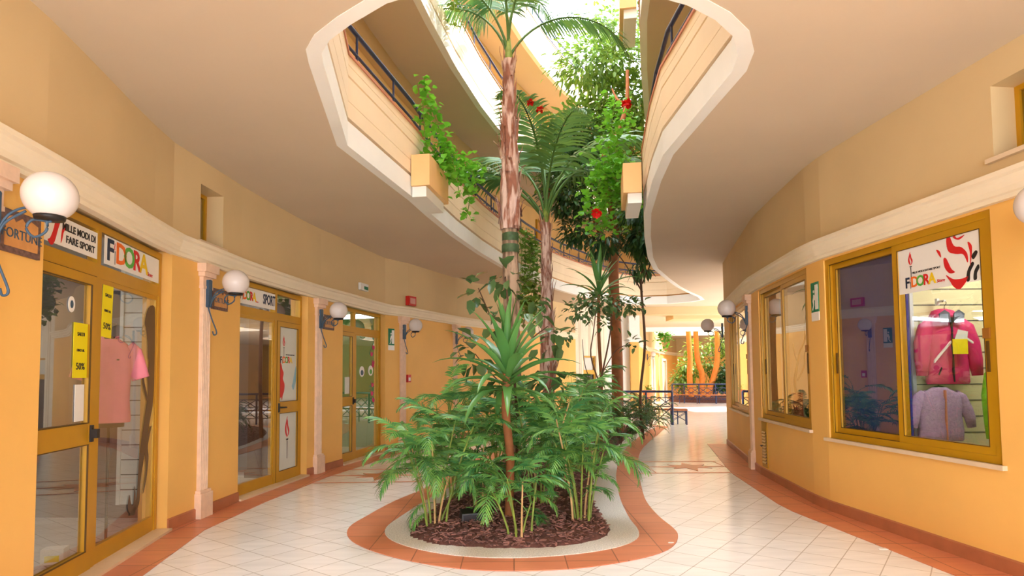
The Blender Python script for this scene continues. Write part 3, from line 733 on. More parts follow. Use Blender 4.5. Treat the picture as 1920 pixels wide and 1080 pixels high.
# ------------------------------------------------------------------ windows (right)
def slide_window(i, mid, n, gl, gr):
    p, q = RW[i], RW[i+1]; u = (q[0]-p[0], q[1]-p[1]); a, b, c, d = RHL[i]
    r = empty('window_%d' % n); r.matrix_world = frame(p, u, 0, .03) @ Matrix.Translation((a, 0, 0)); r['kind'] = 'structure'
    W_ = b-a; f = MB(); pane_frame(f, 0, W_, c, d, .06, -.015, .09); f.build('frame', M['gold'], r)
    ln = MB(); pane_frame(ln, .055, W_-.055, c+.055, d-.055, .012, -.003, .0); ln.build('track_line', M['golddk'], r)
    z0, z1 = c+.06, d-.06
    s_ = MB(); pane_frame(s_, .062, mid+.03, z0, z1, .06, .03, .062); s_.build('far_sash', M['gold'], r)
    s_ = MB(); pane_frame(s_, mid-.03, W_-.062, z0, z1, .065, -.008, .026); s_.build('near_sash', M['gold'], r)
    g = MB(); g.box(.12, mid-.03, .044, .05, z0+.06, z1-.06); g.build('far_glass', gl, r)
    g = MB(); g.box(mid+.035, W_-.125, .006, .012, z0+.06, z1-.06); g.build('near_glass', gr, r)
    ga = MB(); pane_frame(ga, .118, mid-.028, z0+.056, z1-.056, .007, .028, .031); pane_frame(ga, mid+.03, W_-.122, z0+.06, z1-.06, .007, -.0095, -.006); ga.build('gasket', M['golddk'], r)
    h = MB(); h.box(.085, .105, .02, .03, 1.5, 1.72); h.box(W_-.105, W_-.083, -.02, -.008, 1.5, 1.74); h.build('handle', M['golddk'], r)
    l = MB(); l.box(W_-.12, W_-.06, -.03, -.008, 1.76, 1.84); l.build('latch', mat('latch_brown_%d' % n, (150, 96, 30), .4), r)
    si = MB(); si.box(-.05, W_+.04, -.07, .02, c-.035, c); si.build('sill', M['stone'], r)
    return r, frame(p, u, 0, .03) @ Matrix.Translation((a, 0, 0)), W_
w3, MW3, WW3 = slide_window(2, 1.05, 3, M['glassdk'], M['glassdk'])
w2, MW2, WW2 = slide_window(5, 1.02, 2, M['glassdk'], M['glassdk'])
w1, MW1, WW1 = slide_window(7, 1.06, 1, M['glassdk'], M['glass'])
# blue film behind the far pane of window 1
bf = empty('blue_panel'); bf.matrix_world = MW1 @ Matrix.Translation((0, 0, 0)); tag(bf, 'dark blue backing panel behind the left pane of the nearest right window', 'panel')
MB().box(.09, 1.05, .10, .12, .87, 2.70).build('board', M['film'], bf)
# banner in window 1
bn = empty('window_banner'); bn.matrix_world = MW1 @ Matrix.Translation((1.10, .004, 0)); tag(bn, 'white FIDORA banner with torch and red flame across the top of the near right window', 'sign')
BW = WW1-.125-1.10
MB().box(0, BW, -.004, 0, 2.22, 2.64).build('panel', M['signwhite'], bn)
xe = fidora(bn, .08, 2.31, .10, .9, -.007, bold=.003); torch(bn, .155, 2.47, .2, -.007)
text_obj('MILLE MODI DI FARE SPORT', .026, M['blacktext'], bn, .33, 2.395, -.007); text_obj('Store', .04, M['redtext'], bn, xe+.06, 2.28, -.007, shear=.3)
for pts in ([(-.12,.36),(-.10,.26),(-.02,.22),(.06,.20),(.10,.12),(.10,.2),(.04,.27),(-.04,.3),(-.09,.42)], [(-.13,.2),(-.08,.1),(-.04,.06),(-.10,.06),(-.15,.12),(-.16,.2)],
            [(-.14,.05),(-.06,.0),(.04,-.01),(.1,.0),(.06,-.06),(-.0,-.10),(-.06,-.07),(-.10,-.01)], [(.11,.3),(.13,.2),(.125,.08),(.145,.18),(.15,.26)], [(-.03,.4),(.0,.36),(.08,.37),(.02,.34),(-.04,.37)], [(-.24,.3),(-.19,.22),(-.2,.28)]):
    shape(bn, pts, M['redtext'], BW-.22, 2.27, .92, -.007, 'flame', 4)
for k, pts in enumerate(([(.1,-.1),(.11,-.02),(.16,.05),(.18,.03),(.14,-.03),(.13,-.1)], [(.17,-.1),(.18,-.03),(.22,.02),(.23,-.01),(.205,-.05),(.2,-.1)], [(.16,.1),(.2,.14),(.22,.12),(.18,.07)])):
    shape(bn, pts, M['blacktext'], BW-.24, 2.33, .95, -.007, 'torch_hand', 3)

# ------------------------------------------------------------------ shop interiors
def room(name, pts, zc, m, lamp=None, le=20):
    """side and back walls of one shop; pts = polyline seen with 'into' outward"""
    mb = MB()
    for a, b in zip(pts, pts[1:]): wall_bay(mb, a, b, 0, zc, .08)
    o = struct(mb.build(name, m))
def flatbox(name, x0, x1, y0, y1, z0, z1, m): return struct(MB().box(x0, x1, y0, y1, z0, z1).build(name, m))
def shop_light(x, y, z, e, lab, lx=.9, ly=.12):
    r = empty('ceiling_lamp', (x, y, z)); tag(r, lab, 'lamp', 'shop ceiling lamps')
    MB().box(-lx/2, lx/2, -ly/2, ly/2, 0, .05).build('housing', M['signwhite'], r)
    MB().box(-lx/2+.02, lx/2-.02, -ly/2+.02, ly/2-.02, -.02, 0).build('tube', M['ceillamp'], r)
    ld = bpy.data.lights.new('shop_light', 'AREA'); ld.shape = 'RECTANGLE'; ld.size = lx; ld.size_y = ly; ld.energy = e; ld.color = (1, .95, .86)
    lo = bpy.data.objects.new('shop_light', ld); COL.objects.link(lo); lo.parent = r; lo.location = (0, 0, -.03)
ZC = 2.8
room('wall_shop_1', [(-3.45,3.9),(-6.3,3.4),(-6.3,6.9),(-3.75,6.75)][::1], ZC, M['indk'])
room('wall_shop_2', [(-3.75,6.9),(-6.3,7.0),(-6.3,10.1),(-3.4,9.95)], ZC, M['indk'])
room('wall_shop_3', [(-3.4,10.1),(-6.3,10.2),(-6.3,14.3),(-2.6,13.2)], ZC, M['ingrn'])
struct(poly_mesh([(-6.4,3.3),(-3.3,3.8),(-3.7,6.2),(-3.65,7.6),(-3.45,9.5),(-3.2,10.6),(-2.8,12.4),(-2.5,13.2),(-6.4,14.4)], [], 2.9, 'ceiling_shops_left', M['inbeige'], .06))
room('wall_shop_4', [(6.6,9.35),(6.6,14.6)][::-1], ZC, M['inbeige'])
room('wall_shop_5', [(7.0,9.4),(7.0,2.6)], ZC, M['inbeige'])
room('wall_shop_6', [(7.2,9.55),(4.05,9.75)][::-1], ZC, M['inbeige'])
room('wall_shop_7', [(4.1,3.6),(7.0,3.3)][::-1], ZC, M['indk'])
struct(poly_mesh([(3.98,3.4),(7.1,3.2),(7.1,14.6),(4.95,13.5),(4.75,12.5),(4.2,10.2),(3.8,7.1),(3.78,6.8),(3.98,4.6)], [], 2.9, 'ceiling_shops_right', M['inbeige'], .06))
shop_light(-4.6, 5.2, 2.83, 5, 'added tube lamp lighting the first left shop')  # added lamp, brightens the room behind the first door
shop_light(-4.3, 8.6, 2.83, 7, 'tube lamp on the ceiling of the second left shop')
shop_light(-4.4, 11.7, 2.83, 7, 'added tube lamp lighting the green third left shop')  # made-up lamp for the green interior
shop_light(4.55, 5.3, 2.83, 10, 'added tube lamp lighting the hanging jackets', .9)  # put in to light the jacket display
shop_light(5.6, 8.2, 2.83, 3, 'added tube lamp lighting the right shop behind the branch vase')  # dim added lamp for the interior round the vase
# slatwalls
def slatwall(name, mw, wd, z0, z1, m, lab, pitch=.155):
    r = empty(name); r.matrix_world = mw; tag(r, lab, 'slatwall')
    MB().box(0, wd, 0, .02, z0, z1).build('board', m, r)
    g = MB(); z = z0+pitch
    while z < z1: g.box(0, wd, -.003, 0, z-.005, z+.005); z += pitch
    g.build('grooves', M['slatline'], r)
    e = MB(); e.box(-.035, 0, -.02, .03, z0, z1); e.box(wd*.72, wd*.72+.025, -.012, 0, z0, z1); e.build('upright', M['slatw'], r)
slatwall('slatwall', frame((3.92,5.98), (1, 0)), 1.9, .3, 2.75, M['slat'], 'cream slatwall panel holding the jackets in the near right window')
slatwall('slatwall', frame((-4.12,6.5), (1, .05)), .34, .2, 2.7, M['slatw'], 'white slatwall panel behind the pink polo shirt')
slatwall('slatwall', frame((-6.25,7.4), (0, 1)), 2.2, .3, 2.6, M['slatw'], 'white slatwall on the back wall of the second left shop')

# ------------------------------------------------------------------ clothing
def ell(cx_, cy_, z, rx, ry, n=20, e=2.4):
    out = []
    for j in range(n):
        a = 2*pi*j/n; c, s_ = cos(a), sin(a)
        out.append((cx_+rx*abs(c)**(2/e)*(1 if c > 0 else -1), cy_+ry*abs(s_)**(2/e)*(1 if s_ > 0 else -1), z))
    return out
def sleeve(mb, path, rad, n=14, flat=.7):
    rings = []; k = len(path)
    for i, p in enumerate(path):
        p = Vector(p); t_ = (Vector(path[min(i+1, k-1)])-Vector(path[max(i-1, 0)])).normalized()
        a = Vector((0, 1, 0)); b = t_.cross(a).normalized()
        rings.append([tuple(p+b*(rad[i]*cos(2*pi*j/n))+a*(rad[i]*flat*sin(2*pi*j/n))) for j in range(n)])
    mb.loft(rings)
# mannequin torso and polo shirt
mq = empty('mannequin', (-3.71, 5.66, 0), radians(22))
mq.scale = (.82, .82, 1.05); tag(mq, 'black headless torso mannequin on a stand in the first left window', 'mannequin')
b = MB(); b.loft([ell(0,0,1.02,.15,.11), ell(0,0,1.15,.155,.115), ell(0,0,1.4,.165,.12), ell(0,0,1.6,.18,.12), ell(0,0,1.72,.17,.10), ell(0,0,1.78,.09,.075), ell(0,0,1.82,.058,.058), ell(0,.0,1.93,.055,.055), ell(0,0,1.94,.02,.02)]); b.build('torso', M['mann'], mq)
b = MB(); b.tube([(0,0,.03),(0,0,1.03)], .015, 10); b.lathe([(0,.0),(.16,.0),(.16,.02),(.03,.035),(0,.035)]); b.build('stand', M['black'], mq)
ps = empty('polo_shirt', (-3.71, 5.66, 0), radians(22))
ps.scale = (.82, .82, 1.05); tag(ps, 'pink short-sleeved polo shirt on the black mannequin in the first window', 'shirt')
b = MB(); b.loft([ell(0,0,1.06,.205,.15,28), ell(0,0,1.09,.21,.152,28), ell(.0,0,1.25,.195,.14,28), ell(0,0,1.4,.20,.14,28), ell(0,0,1.55,.215,.145,28), ell(0,0,1.68,.215,.13,28), ell(0,0,1.75,.16,.11,28), ell(0,0,1.79,.085,.08,28)], False); b.build('body', M['pinkshirt'], ps)
for sx_ in (-1, 1):
    b = MB(); sleeve(b, [(sx_*.17,0,1.72), (sx_*.23,0,1.66), (sx_*.27,0,1.55), (sx_*.30,0,1.44)], [.07, .085, .085, .09]); b.build('sleeve', M['pinkshirt'], ps)
b = MB()
for sx_ in (-1, 1):
    b.add([(sx_*.02,-.085,1.72),(sx_*.06,-.115,1.70),(sx_*.105,-.085,1.76),(sx_*.085,-.02,1.82),(sx_*.055,-.055,1.81)], [(0,1,2,3,4)] if sx_ < 0 else [(4,3,2,1,0)])
b.build('collar', M['pinkshirt'], ps)
b = MB(); b.box(-.015, .015, -.150, -.143, 1.52, 1.72); b.build('placket', M['pinkshirt'], ps); b = MB(); b.box(.09, .115, -.146, -.142, 1.60, 1.612); b.build('chest_emblem', M['mann'], ps)
# box by the window and paper on the floor
bx = empty('small_carton', (-3.72, 5.05, 0), .3); tag(bx, 'small white and yellow carton on the floor inside the first window', 'box')
MB().box(-.08,.08,-.06,.06,.03,.15).build('body', M['signwhite'], bx); MB().box(-.05,.05,-.063,-.06,.05,.10).build('label_patch', M['yellow'], bx)
# counter in shop 1, desk with chairs
ct = empty('shop_counter', (-5.2, 5.3, 0)); tag(ct, 'dark wooden counter inside the first left shop', 'counter')
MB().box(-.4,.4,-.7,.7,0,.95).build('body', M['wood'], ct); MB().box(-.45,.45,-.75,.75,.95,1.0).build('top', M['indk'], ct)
ct = empty('wooden_column', (-3.95, 9.55, 0)); tag(ct, 'dark brown wooden column inside the second left shop', 'column'); MB().box(-.11,.11,-.11,.11,0,2.8).build('shaft', M['wood'], ct); MB().box(-.14,.14,-.14,.14,0,.12).build('foot', M['wood'], ct)
ct = empty('display_table', (-4.9, 8.3, 0)); tag(ct, 'dark display table inside the second left shop', 'table'); MB().box(-.5,.5,-.5,.5,.7,.76).build('table_top', M['wood'], ct)
for a in (-1, 1):
    for b_ in (-1, 1): MB().box(a*.45-.03, a*.45+.03, b_*.45-.03, b_*.45+.03, 0, .7).build('leg', M['wood'], ct)
ct = empty('shop_desk', (-4.5, 12.0, 0)); tag(ct, 'blue grey desk inside the green third left shop', 'desk'); MB().box(-.4,.4,-.6,.6,.03,.85).build('body', M['greyfab'], ct); MB().box(-.45,.45,-.65,.65,.85,.9).build('top', M['signwhite'], ct)
# jackets
def jacket(name, lab, loc, W_, H_, m, hood=None, stripe=False, zipm='blacktext', arm=1.0, rz=0, collar=None):
    r = empty(name, loc, rz); tag(r, lab, 'jacket', None)
    w_ = W_/2*.68
    b = MB(); N_ = 28
    def rg(z, rx, ry, k): 
        e = ell(0, 0, z, rx, ry, N_); return [(x_+.008*sin(9*z/H_*2+7*j/N_*6.28), y_*(1+.1*sin(5*j+z*23)), z_) for j, (x_, y_, z_) in enumerate(e)]
    b.loft([rg(-H_, w_*1.02, .075, 0), rg(-H_*.97, w_*1.06, .085, 1), rg(-H_*.8, w_*1.02, .08, 2), rg(-H_*.6, w_, .078, 3), rg(-H_*.4, w_*1.0, .08, 4), rg(-H_*.22, w_*1.02, .078, 5), rg(-H_*.12, w_*.92, .06, 6), rg(-H_*.05, w_*.6, .055, 7), rg(0, w_*.34, .045, 8)]); b.build('body', m, r)
    for sx_ in (-1, 1):
        b = MB(); a = W_/2
        sleeve(b, [(sx_*w_*.72,0,-H_*.12), (sx_*w_*.98,-.005,-H_*.2), (sx_*(w_+ (a-w_)*.5),-.01,-H_*.42), (sx_*a*.90,-.025,-H_*.66*arm), (sx_*a*.94,-.03,-H_*.88*arm)], [H_*.09, H_*.12, H_*.115, H_*.10, H_*.075]); b.build('sleeve', m, r)
    b = MB(); b.box(-.006, .006, -.093, -.07, -H_*.97, -H_*.05); b.build('zip', M[zipm], r)
    if hood:
        b = MB(); b.loft([ell(0, .01, -H_*.10, w_*.62, .085), ell(0, .02, -.01, w_*.66, .085), ell(0, .03, H_*.06, w_*.5, .06), ell(0, .035, H_*.09, w_*.2, .02)]); b.build('hood', m, r)
        b = MB()
        for sx_ in (-1, 1): b.prism([(sx_*.012,-H_*.12),(sx_*w_*.55,-H_*.12),(sx_*w_*.62,0),(sx_*w_*.35,H_*.055),(sx_*w_*.12,H_*.01)], -.10, -.085, 'y')
        b.build('lining', hood, r)
    if stripe:
        b = MB(); b.prism([(-w_*.95,-H_*.70),(-w_*.1,-H_*.42),(-w_*.1,-H_*.385),(-w_*.95,-H_*.66)], -.098, -.08, 'y'); b.prism([(w_*.3,-H_*.36),(w_*.6,-H_*.32),(w_*1.0,-H_*.40),(w_*1.0,-H_*.43),(w_*.6,-H_*.355),(w_*.3,-H_*.39)], -.096, -.08, 'y'); b.build('reflective_stripe', M['signwhite'], r)
        b = MB(); b.prism([(-w_*.75,-H_*.86),(-w_*.6,-H_*.76),(-w_*.57,-H_*.77),(-w_*.72,-H_*.87)], -.093, -.08, 'y'); b.prism([(w_*.1,-H_*.35),(w_*.5,-H_*.30),(w_*.5,-H_*.32),(w_*.1,-H_*.37)], -.097, -.08, 'y'); b.build('pocket', M['blacktext'], r)
    b = MB(); b.tube(sub([(-w_*.6,0,-H_*.06),(0,0,H_*.02),(w_*.6,0,-H_*.06)], 4, False), .008, 6)
    b.tube(sub([(0,0,H_*.02),(0,0,H_*.12),(.02,0,H_*.17),(0,.0,H_*.2),(-.02,.0,H_*.18)], 4, False), .003, 6); b.build('hanger', M['black'], r)
    b = MB(); b.box(-.01, .01, -.01, .10, H_*.19, H_*.215); b.box(-.012, .012, .08, .11, H_*.15, H_*.25); b.build('hook', M['slatw'], r)
    return r
J = jacket('hooded_jacket', 'magenta hooded jacket with white stripe and yellow tag on the slatwall', (4.13, 5.83, 2.05), .56, .66, M['magenta'], M['greyfab'], True)
b = MB(); b.box(-.02, .12, -.118, -.112, -.38, -.24); b.build('price_tag', M['yellow'], J); b = MB(); b.prism([(.0,-.25),(.12,-.24),(.13,-.17),(.04,-.15)], -.114, -.108, 'y'); b.build('care_tag', M['slatw'], J)
jacket('fleece_jacket', 'small lilac fleece jacket below the magenta jacket', (4.02, 5.80, 1.36), .58, .50, M['lilac'], None, False, 'cap', .85)
J = jacket('lime_jacket', 'lime green jacket at the right of the display beside the window frame', (4.40, 5.40, 1.62), .46, .80, M['lime'], None, False, 'greentext', 1.0)
b = MB(); b.prism([(-.12,-.3),(-.02,-.2),(.0,-.24),(-.1,-.34)], -.112, -.098, 'y'); b.build('printed_tag', M['redtext'], J)
jt = empty('dark_trousers', (4.42, 5.40, .80)); tag(jt, 'dark trousers hanging under the lime green jacket', 'trousers')
b = MB(); b.loft([ell(-.07,0,-.6,.06,.05), ell(-.07,0,-.1,.09,.06), ell(-.05,0,.0,.1,.06)]); b.loft([ell(.07,0,-.6,.06,.05), ell(.07,0,-.1,.09,.06), ell(.05,0,.0,.1,.06)]); b.build('legs', M['mann'], jt)
# vase with black branch and other items inside window 2
vz = empty('branch_vase', (4.15, 7.75, .0)); tag(vz, 'tall red vase holding a bare black branch inside the middle right window', 'vase')
MB().lathe([(0,.83),(.09,.83),(.07,.9),(.065,1.15),(.075,1.22),(.07,1.22),(.06,1.15),(0,1.1)], n=20).build('vase', M['redtext'], vz)
b = MB(); b.tube(sub([(0,0,1.1),(-.03,.02,1.35),(-.0,.0,1.6),(.02,-.05,1.8),(.08,-.1,2.0),(.06,-.15,2.2),(.1,-.15,2.4)], 4, False), [.02]*8+[.014]*10+[.008]*7, 6)
b.tube(sub([(.0,0,1.7),(.0,.08,1.85),(.02,.14,1.95)], 3, False), .009, 5); b.tube(sub([(.0,0,1.4),(.05,-.12,1.6),(.05,-.15,1.8),(.08,-.2,1.9)], 3, False), .009, 5); b.build('branch', M['black'], vz)
sh = empty('display_shelf', (5.06, 9.2, 0), 0); tag(sh, 'low display shelf inside the middle right window', 'shelf')
MB().box(-.95,.95,-.2,.2,.79,.83).build('shelf_board', M['wood'], sh); MB().box(-.9,-.85,-.18,.18,0,.79).build('leg', M['wood'], sh); MB().box(.85,.9,-.18,.18,0,.79).build('leg', M['wood'], sh)
vz.location = (4.22, 9.1, 0)
def vase(loc, lab, s_=1, m='pot'):
    r = empty('clay_vase', loc); tag(r, lab, 'vase')
    MB().lathe([(0,0),(.07*s_,0),(.12*s_,.12*s_),(.13*s_,.22*s_),(.07*s_,.33*s_),(.055*s_,.38*s_),(.08*s_,.42*s_),(.07*s_,.42*s_),(.045*s_,.37*s_),(0,.3*s_)], n=20).build('body', M[m], r); return r
vase((4.2, 9.36, .83), 'pale clay vase on the shelf in the middle right window', .9)
vase((4.42, 9.12, .83), 'small dark vase beside the red branch vase', .7, 'mann')
vase((4.75, 11.9, .80), 'terracotta vase in the farthest right window', 1.3)
sh = empty('display_shelf', (4.72, 11.7, 0), radians(-103)); tag(sh, 'low display shelf inside the farthest right window', 'shelf')
MB().box(-.7,.7,-.2,.2,.76,.8).build('shelf_board', M['wood'], sh); MB().box(-.65,-.6,-.18,.18,0,.76).build('leg', M['wood'], sh); MB().box(.6,.65,-.18,.18,0,.76).build('leg', M['wood'], sh)

# ------------------------------------------------------------------ small wall fittings
def exit_sign(p, u, z, lab):
    r = empty('exit_sign'); r.matrix_world = frame(p, u, z); tag(r, lab, 'sign', 'green exit signs')
    MB().box(-.09, .09, -.008, 0, 0, .34).build('panel', M['green'], r)
    MB().box(-.09, .09, -.009, 0, -.1, -.0).build('caption_plate', M['signwhite'], r)
    b = MB(); b.box(.01, .08, -.011, -.008, .03, .31); b.build('door_symbol', M['signwhite'], r)
    b = MB(); b.prism([(-.02,.2),(-.045,.13),(-.03,.08),(-.06,.03),(-.045,.02),(-.01,.08),(-.01,.13),(.03,.15),(.0,.2)], -.0125, -.0112, 'y'); b.prism([(-.015+.018*cos(a*pi/5), .235+.018*sin(a*pi/5)) for a in range(10)], -.0125, -.0112, 'y'); b.build('running_figure', M['signwhite'], r)
exit_sign(*on(LW, 8, .18), 2.16, 'green exit sign on the left wall between third door and pilaster')
exit_sign(*on(RW, 6, .19), 2.2, 'green exit sign on the pier between the two nearer right windows')
r = empty('emergency_light'); pp, uu = on(LW, 7, .75); r.matrix_world = frame(pp, uu, 3.12); tag(r, 'small white emergency light with green face above the third left door', 'emergency light')
MB().box(-.16,.16,-.05,0,0,.13).build('housing', M['signwhite'], r); MB().box(-.02,.14,-.056,-.05,.02,.08).build('pictogram', M['green'], r)
r = empty('fire_alarm'); pp, uu = on(LW, 9, .05); r.matrix_world = frame(pp, uu, 3.02); tag(r, 'red fire alarm box above the cornice on the left wall', 'alarm')
MB().box(-.14,.14,-.09,0,0,.2).build('housing', M['red'], r); MB().box(-.10,.10,-.095,-.09,.04,.16).build('face', mat('alarm_face', (214, 150, 140), .5), r)
r = empty('call_point'); pp, uu = on(LW, 8, .68); r.matrix_world = frame(pp, uu, 1.4); tag(r, 'red fire call point box low on the fourth left pilaster bay', 'call point')
MB().box(-.05,.05,-.06,0,0,.16).build('housing', M['red'], r); MB().box(-.03,.03,-.064,-.06,.03,.1).build('glass_face', M['signwhite'], r)
r = empty('wall_vent'); pp, uu = on(RW, 5, .20); r.matrix_world = frame(pp, uu, .14); tag(r, 'gold louvred vent grille low on the wall under the middle right window', 'vent')
MB().box(-.13,.13,-.012,0,0,.66).build('plate', M['gold'], r)
b = MB()
for k in range(11): b.box(-.085, .085, -.014, -.012, .06+k*.044, .078+k*.044)
b.build('slots', M['black'], r)
b = MB()
for k in range(11): b.add([(-.088,-.014,.081+k*.044),(.088,-.014,.081+k*.044),(.088,-.03,.062+k*.044),(-.088,-.03,.062+k*.044)], [(0,1,2,3)])
b.build('louvres', M['gold'], r); MB().box(-.16,-.09,-.03,-.012,.29,.31).build('lever', M['black'], r)
# niche windows in the upper walls
def niche(mw, x0, x1, z0, z1, n):
    r = empty('window_%d' % n); r.matrix_world = mw; r['kind'] = 'structure'
    f = MB(); pane_frame(f, x0, x1, z0, z1, .04, .2, .26); f.build('frame', M['gold'], r)
    MB().box(x0+.04, x1-.04, .22, .23, z0+.04, z1-.04).build('glass', M['glassdk'], r)
    MB().box(x0, x1, .27, .29, z0, z1).build('shutter', M['indk'], r)
    MB().box(x0-.04, x1+.04, -.04, .2, z0-.035, z0).build('sill', M['stone'], r)
niche(frame(LW[4], (LW[5][0]-LW[4][0], LW[5][1]-LW[4][1])), L4-.93, L4-.44, 3.03, 3.66, 4)
niche(frame(RW[8], (RW[9][0]-RW[8][0], RW[9][1]-RW[8][1])), .04, .60, 3.12, 3.68, 5)

# ------------------------------------------------------------------ floor inlays
def inlay(x0, y0, x1, y1, sx_, sy_, lab):
    # band with thin terracotta lines and a pointed star; sits in the floor
    b = MB()
    dx, dy = x1-x0, y1-y0
    for off_ in (-.62, .62):
        b.prism([(x0,y0+off_-.025),(x1,y1+off_-.025),(x1,y1+off_+.025),(x0,y0+off_+.025)], .001, .0045)
    return b
b1 = inlay(-3.0, 9.5, -1.15, 9.55, 0, 0, ''); b2 = inlay(1.9, 10.1, 3.5, 10.1, 0, 0, '')
def star(mb, cx_, cy_, rx, ry):
    pts = []
    for k in range(16):
        a = pi*k/8; rr = 1 if k % 4 == 0 else (.42 if k % 2 else .62)
        if k % 2: rr = .34
        pts.append((cx_+rx*rr*cos(a), cy_+ry*rr*sin(a)))
    mb.prism(pts, .001, .005)
star(b1, -2.02, 9.52, .78, .5); star(b2, 2.88, 10.12, .7, .48)
for xx in (2.2, 3.45): b2.box(xx-.006, xx+.006, 9.5, 10.7, .001, .004)
struct(b1.build('trim_20', M['bandt'])); struct(b2.build('trim_21', M['bandt']))

# ------------------------------------------------------------------ planter boxes on the first balcony
def planter_box(p, u, lab, L_=.95, D_=.27, flip=False):
    r = empty('planter_box'); r.matrix_world = frame(p, u, 4.05); tag(r, lab, 'planter')
    b = MB(); b.box(0, L_, -D_, -.016, 0, .42); b.build('box', M['boxp'], r)
    MB().box(.03, L_-.03, -D_+.03, -.03, .42, .425).build('soil', M['mulch'], r)
    MB().box(.05, L_-.05, -D_+.06, -.016, -.14, 0).build('bracket', M['white'], r)
    return r
planter_box((-1.34, 8.05), (.16, .97), 'orange planter box on the left first balcony overflowing with green vine')
planter_box((1.98, 9.35), (-.14, -.97), 'orange planter box on the right first balcony near the red flowers')
pb2 = planter_box((2.05, 9.6), (-.14, -.97), 'orange planter box on the right second balcony at the top of the view'); pb2.matrix_world = frame((2.1, 9.9), (-.16, -.97), 7.05)

# ------------------------------------------------------------------ plants
def frond_mesh(name, L_, nl, ll, lw, a0, droop, m, hang=0.3, tip=.5, stalk=.2, rr=.005, swp=.55, seed=0, side_up=.25):
    rnd = random.Random(seed); mb = MB(); P = []; n = 16; a = a0; p = Vector((0, 0, 0)); P.append(p.copy())
    for i in range(n):
        a -= droop/n*(1+.8*i/n); p = p+Vector((cos(a), 0, sin(a)))*(L_/n); P.append(p.copy())
    mb.tube(P, [rr*(1-.75*i/n) for i in range(n+1)], 5, False)
    for k in range(nl):
        t_ = stalk+(1-stalk)*(k+.5)/nl; f = t_*n; i = min(int(f), n-1); q = P[i].lerp(P[i+1], f-i); tg_ = (P[i+1]-P[i]).normalized()
        up = Vector((-tg_.z, 0, tg_.x)); s_ = (t_-stalk)/(1-stalk)
        l = ll*(sin(pi*min(1, .18+.72*s_))**.7)*(1-(1-tip)*s_)*rnd.uniform(.88, 1.1)
        for sd in (-1, 1):
            d0 = (Vector((0, sd, 0))*(1-swp*s_*.8)+tg_*(swp+s_*.5)+up*side_up*rnd.uniform(.6, 1.4)).normalized()
            pts = []; dd = d0.copy(); pp = q.copy(); ns = 4
            for j in range(ns+1):
                pts.append(pp.copy()); dd = (dd+Vector((0, 0, -hang*(.4+rnd.random()*.4)))).normalized(); pp = pp+dd*(l/ns)
            wv = tg_*.9+up*.2
            ws = [.35, 1.0, .9, .55, .04]; vs = []
            for j in range(ns+1):
                h = wv.normalized()*lw*.5*ws[j]; vs += [pts[j]-h, pts[j]+Vector((0, 0, -lw*.15*ws[j])), pts[j]+h]
            mb.add(vs, [(3*j+c, 3*j+c+1, 3*j+c+4, 3*j+c+3) for j in range(ns) for c in (0, 1)], True)
    return mb.mesh(name, m)
PF = [frond_mesh('frond', .64, 15, .25, .031, radians(62), radians(d), M['palm'], .28, .6, .28, .005, seed=k) for k, d in enumerate((50, 70, 95, 60, 85))]
PFd = [frond_mesh('frond', .6, 15, .16, .024, radians(60), radians(d), M['palmdk'], .3, .5, .12, .005, seed=20+k) for k, d in enumerate((60, 90, 120))]
def link(me, name, parent, loc, az, tilt=0, sc=1):
    o = bpy.data.objects.new(name, me); COL.objects.link(o); o.parent = parent
    o.location = loc; o.rotation_euler = (0, tilt, az); o.scale = (sc, sc, sc); return o
def palm_clump(x, y, lab, nst, hmax, spread, seed, fs=1.0, low=0, nf=(5, 7), bias=None):
    rnd = random.Random(seed); r = empty('parlour_palm', (x, y, .05)); tag(r, lab, 'palm plant', 'parlour palms in the bed')
    for k in range(nst):
        a = 2*pi*k/nst+rnd.uniform(-.4, .4); b0 = Vector((cos(a), sin(a), 0))*rnd.uniform(.02, .11)
        h = hmax*rnd.uniform(.5, 1.0) if k else hmax
        lean = Vector((cos(a), sin(a), 0))*spread*rnd.uniform(.3, 1)
        pts = [b0+lean*(t_**1.5)+Vector((0, 0, h*t_-.03)) for t_ in (0, .25, .5, .75, 1)]
        MB().tube(pts, [.013, .011, .010, .009, .007], 6, False).build('cane', M['stemg'] if rnd.random() < .65 else M['stemo'], r)
        for j in range(rnd.randint(*nf)):
            tt_ = (1-.62*(j/7)*rnd.uniform(.6, 1.1))*4; i_ = min(3, int(tt_)); q = pts[i_].lerp(pts[i_+1], min(1, tt_-i_))
            az = a+rnd.uniform(-1.5, 1.5)+(j % 2)*1.6
            link(PF[rnd.randrange(5)], 'frond', r, q, az, rnd.uniform(-.35, .55), fs*rnd.uniform(.75, 1.12))
    for k in range(low):
        az = rnd.uniform(0, 2*pi) if bias is None else bias+rnd.uniform(-1.2, 1.2)
        link(PF[rnd.randrange(5)], 'frond', r, (0, 0, rnd.uniform(.1, .5)), az, rnd.uniform(.1, .8), fs*rnd.uniform(.7, .95))
    return r
palm_clump(-.76, 6.08, 'parlour palm clump at the front left of the bed, arching over the gravel', 9, 1.0, .36, 1, .84, 3, bias=3.6)
palm_clump(.06, 5.62, 'low parlour palm at the very front centre of the bed', 6, .62, .22, 2, .8, 6, (3, 4))
palm_clump(.66, 6.14, 'parlour palm clump at the front right of the bed', 9, 1.08, .28, 3, .8, 3, bias=-.5)
palm_clump(-.72, 7.5, 'taller parlour palm behind the front left clump', 8, 1.38, .34, 4, .95)
palm_clump(.3, 6.95, 'parlour palm between the strap-leaved plant and the right clump', 7, 1.18, .3, 5, .95)
palm_clump(.62, 8.0, 'parlour palm behind the front right clump', 8, 1.3, .34, 6, .95)
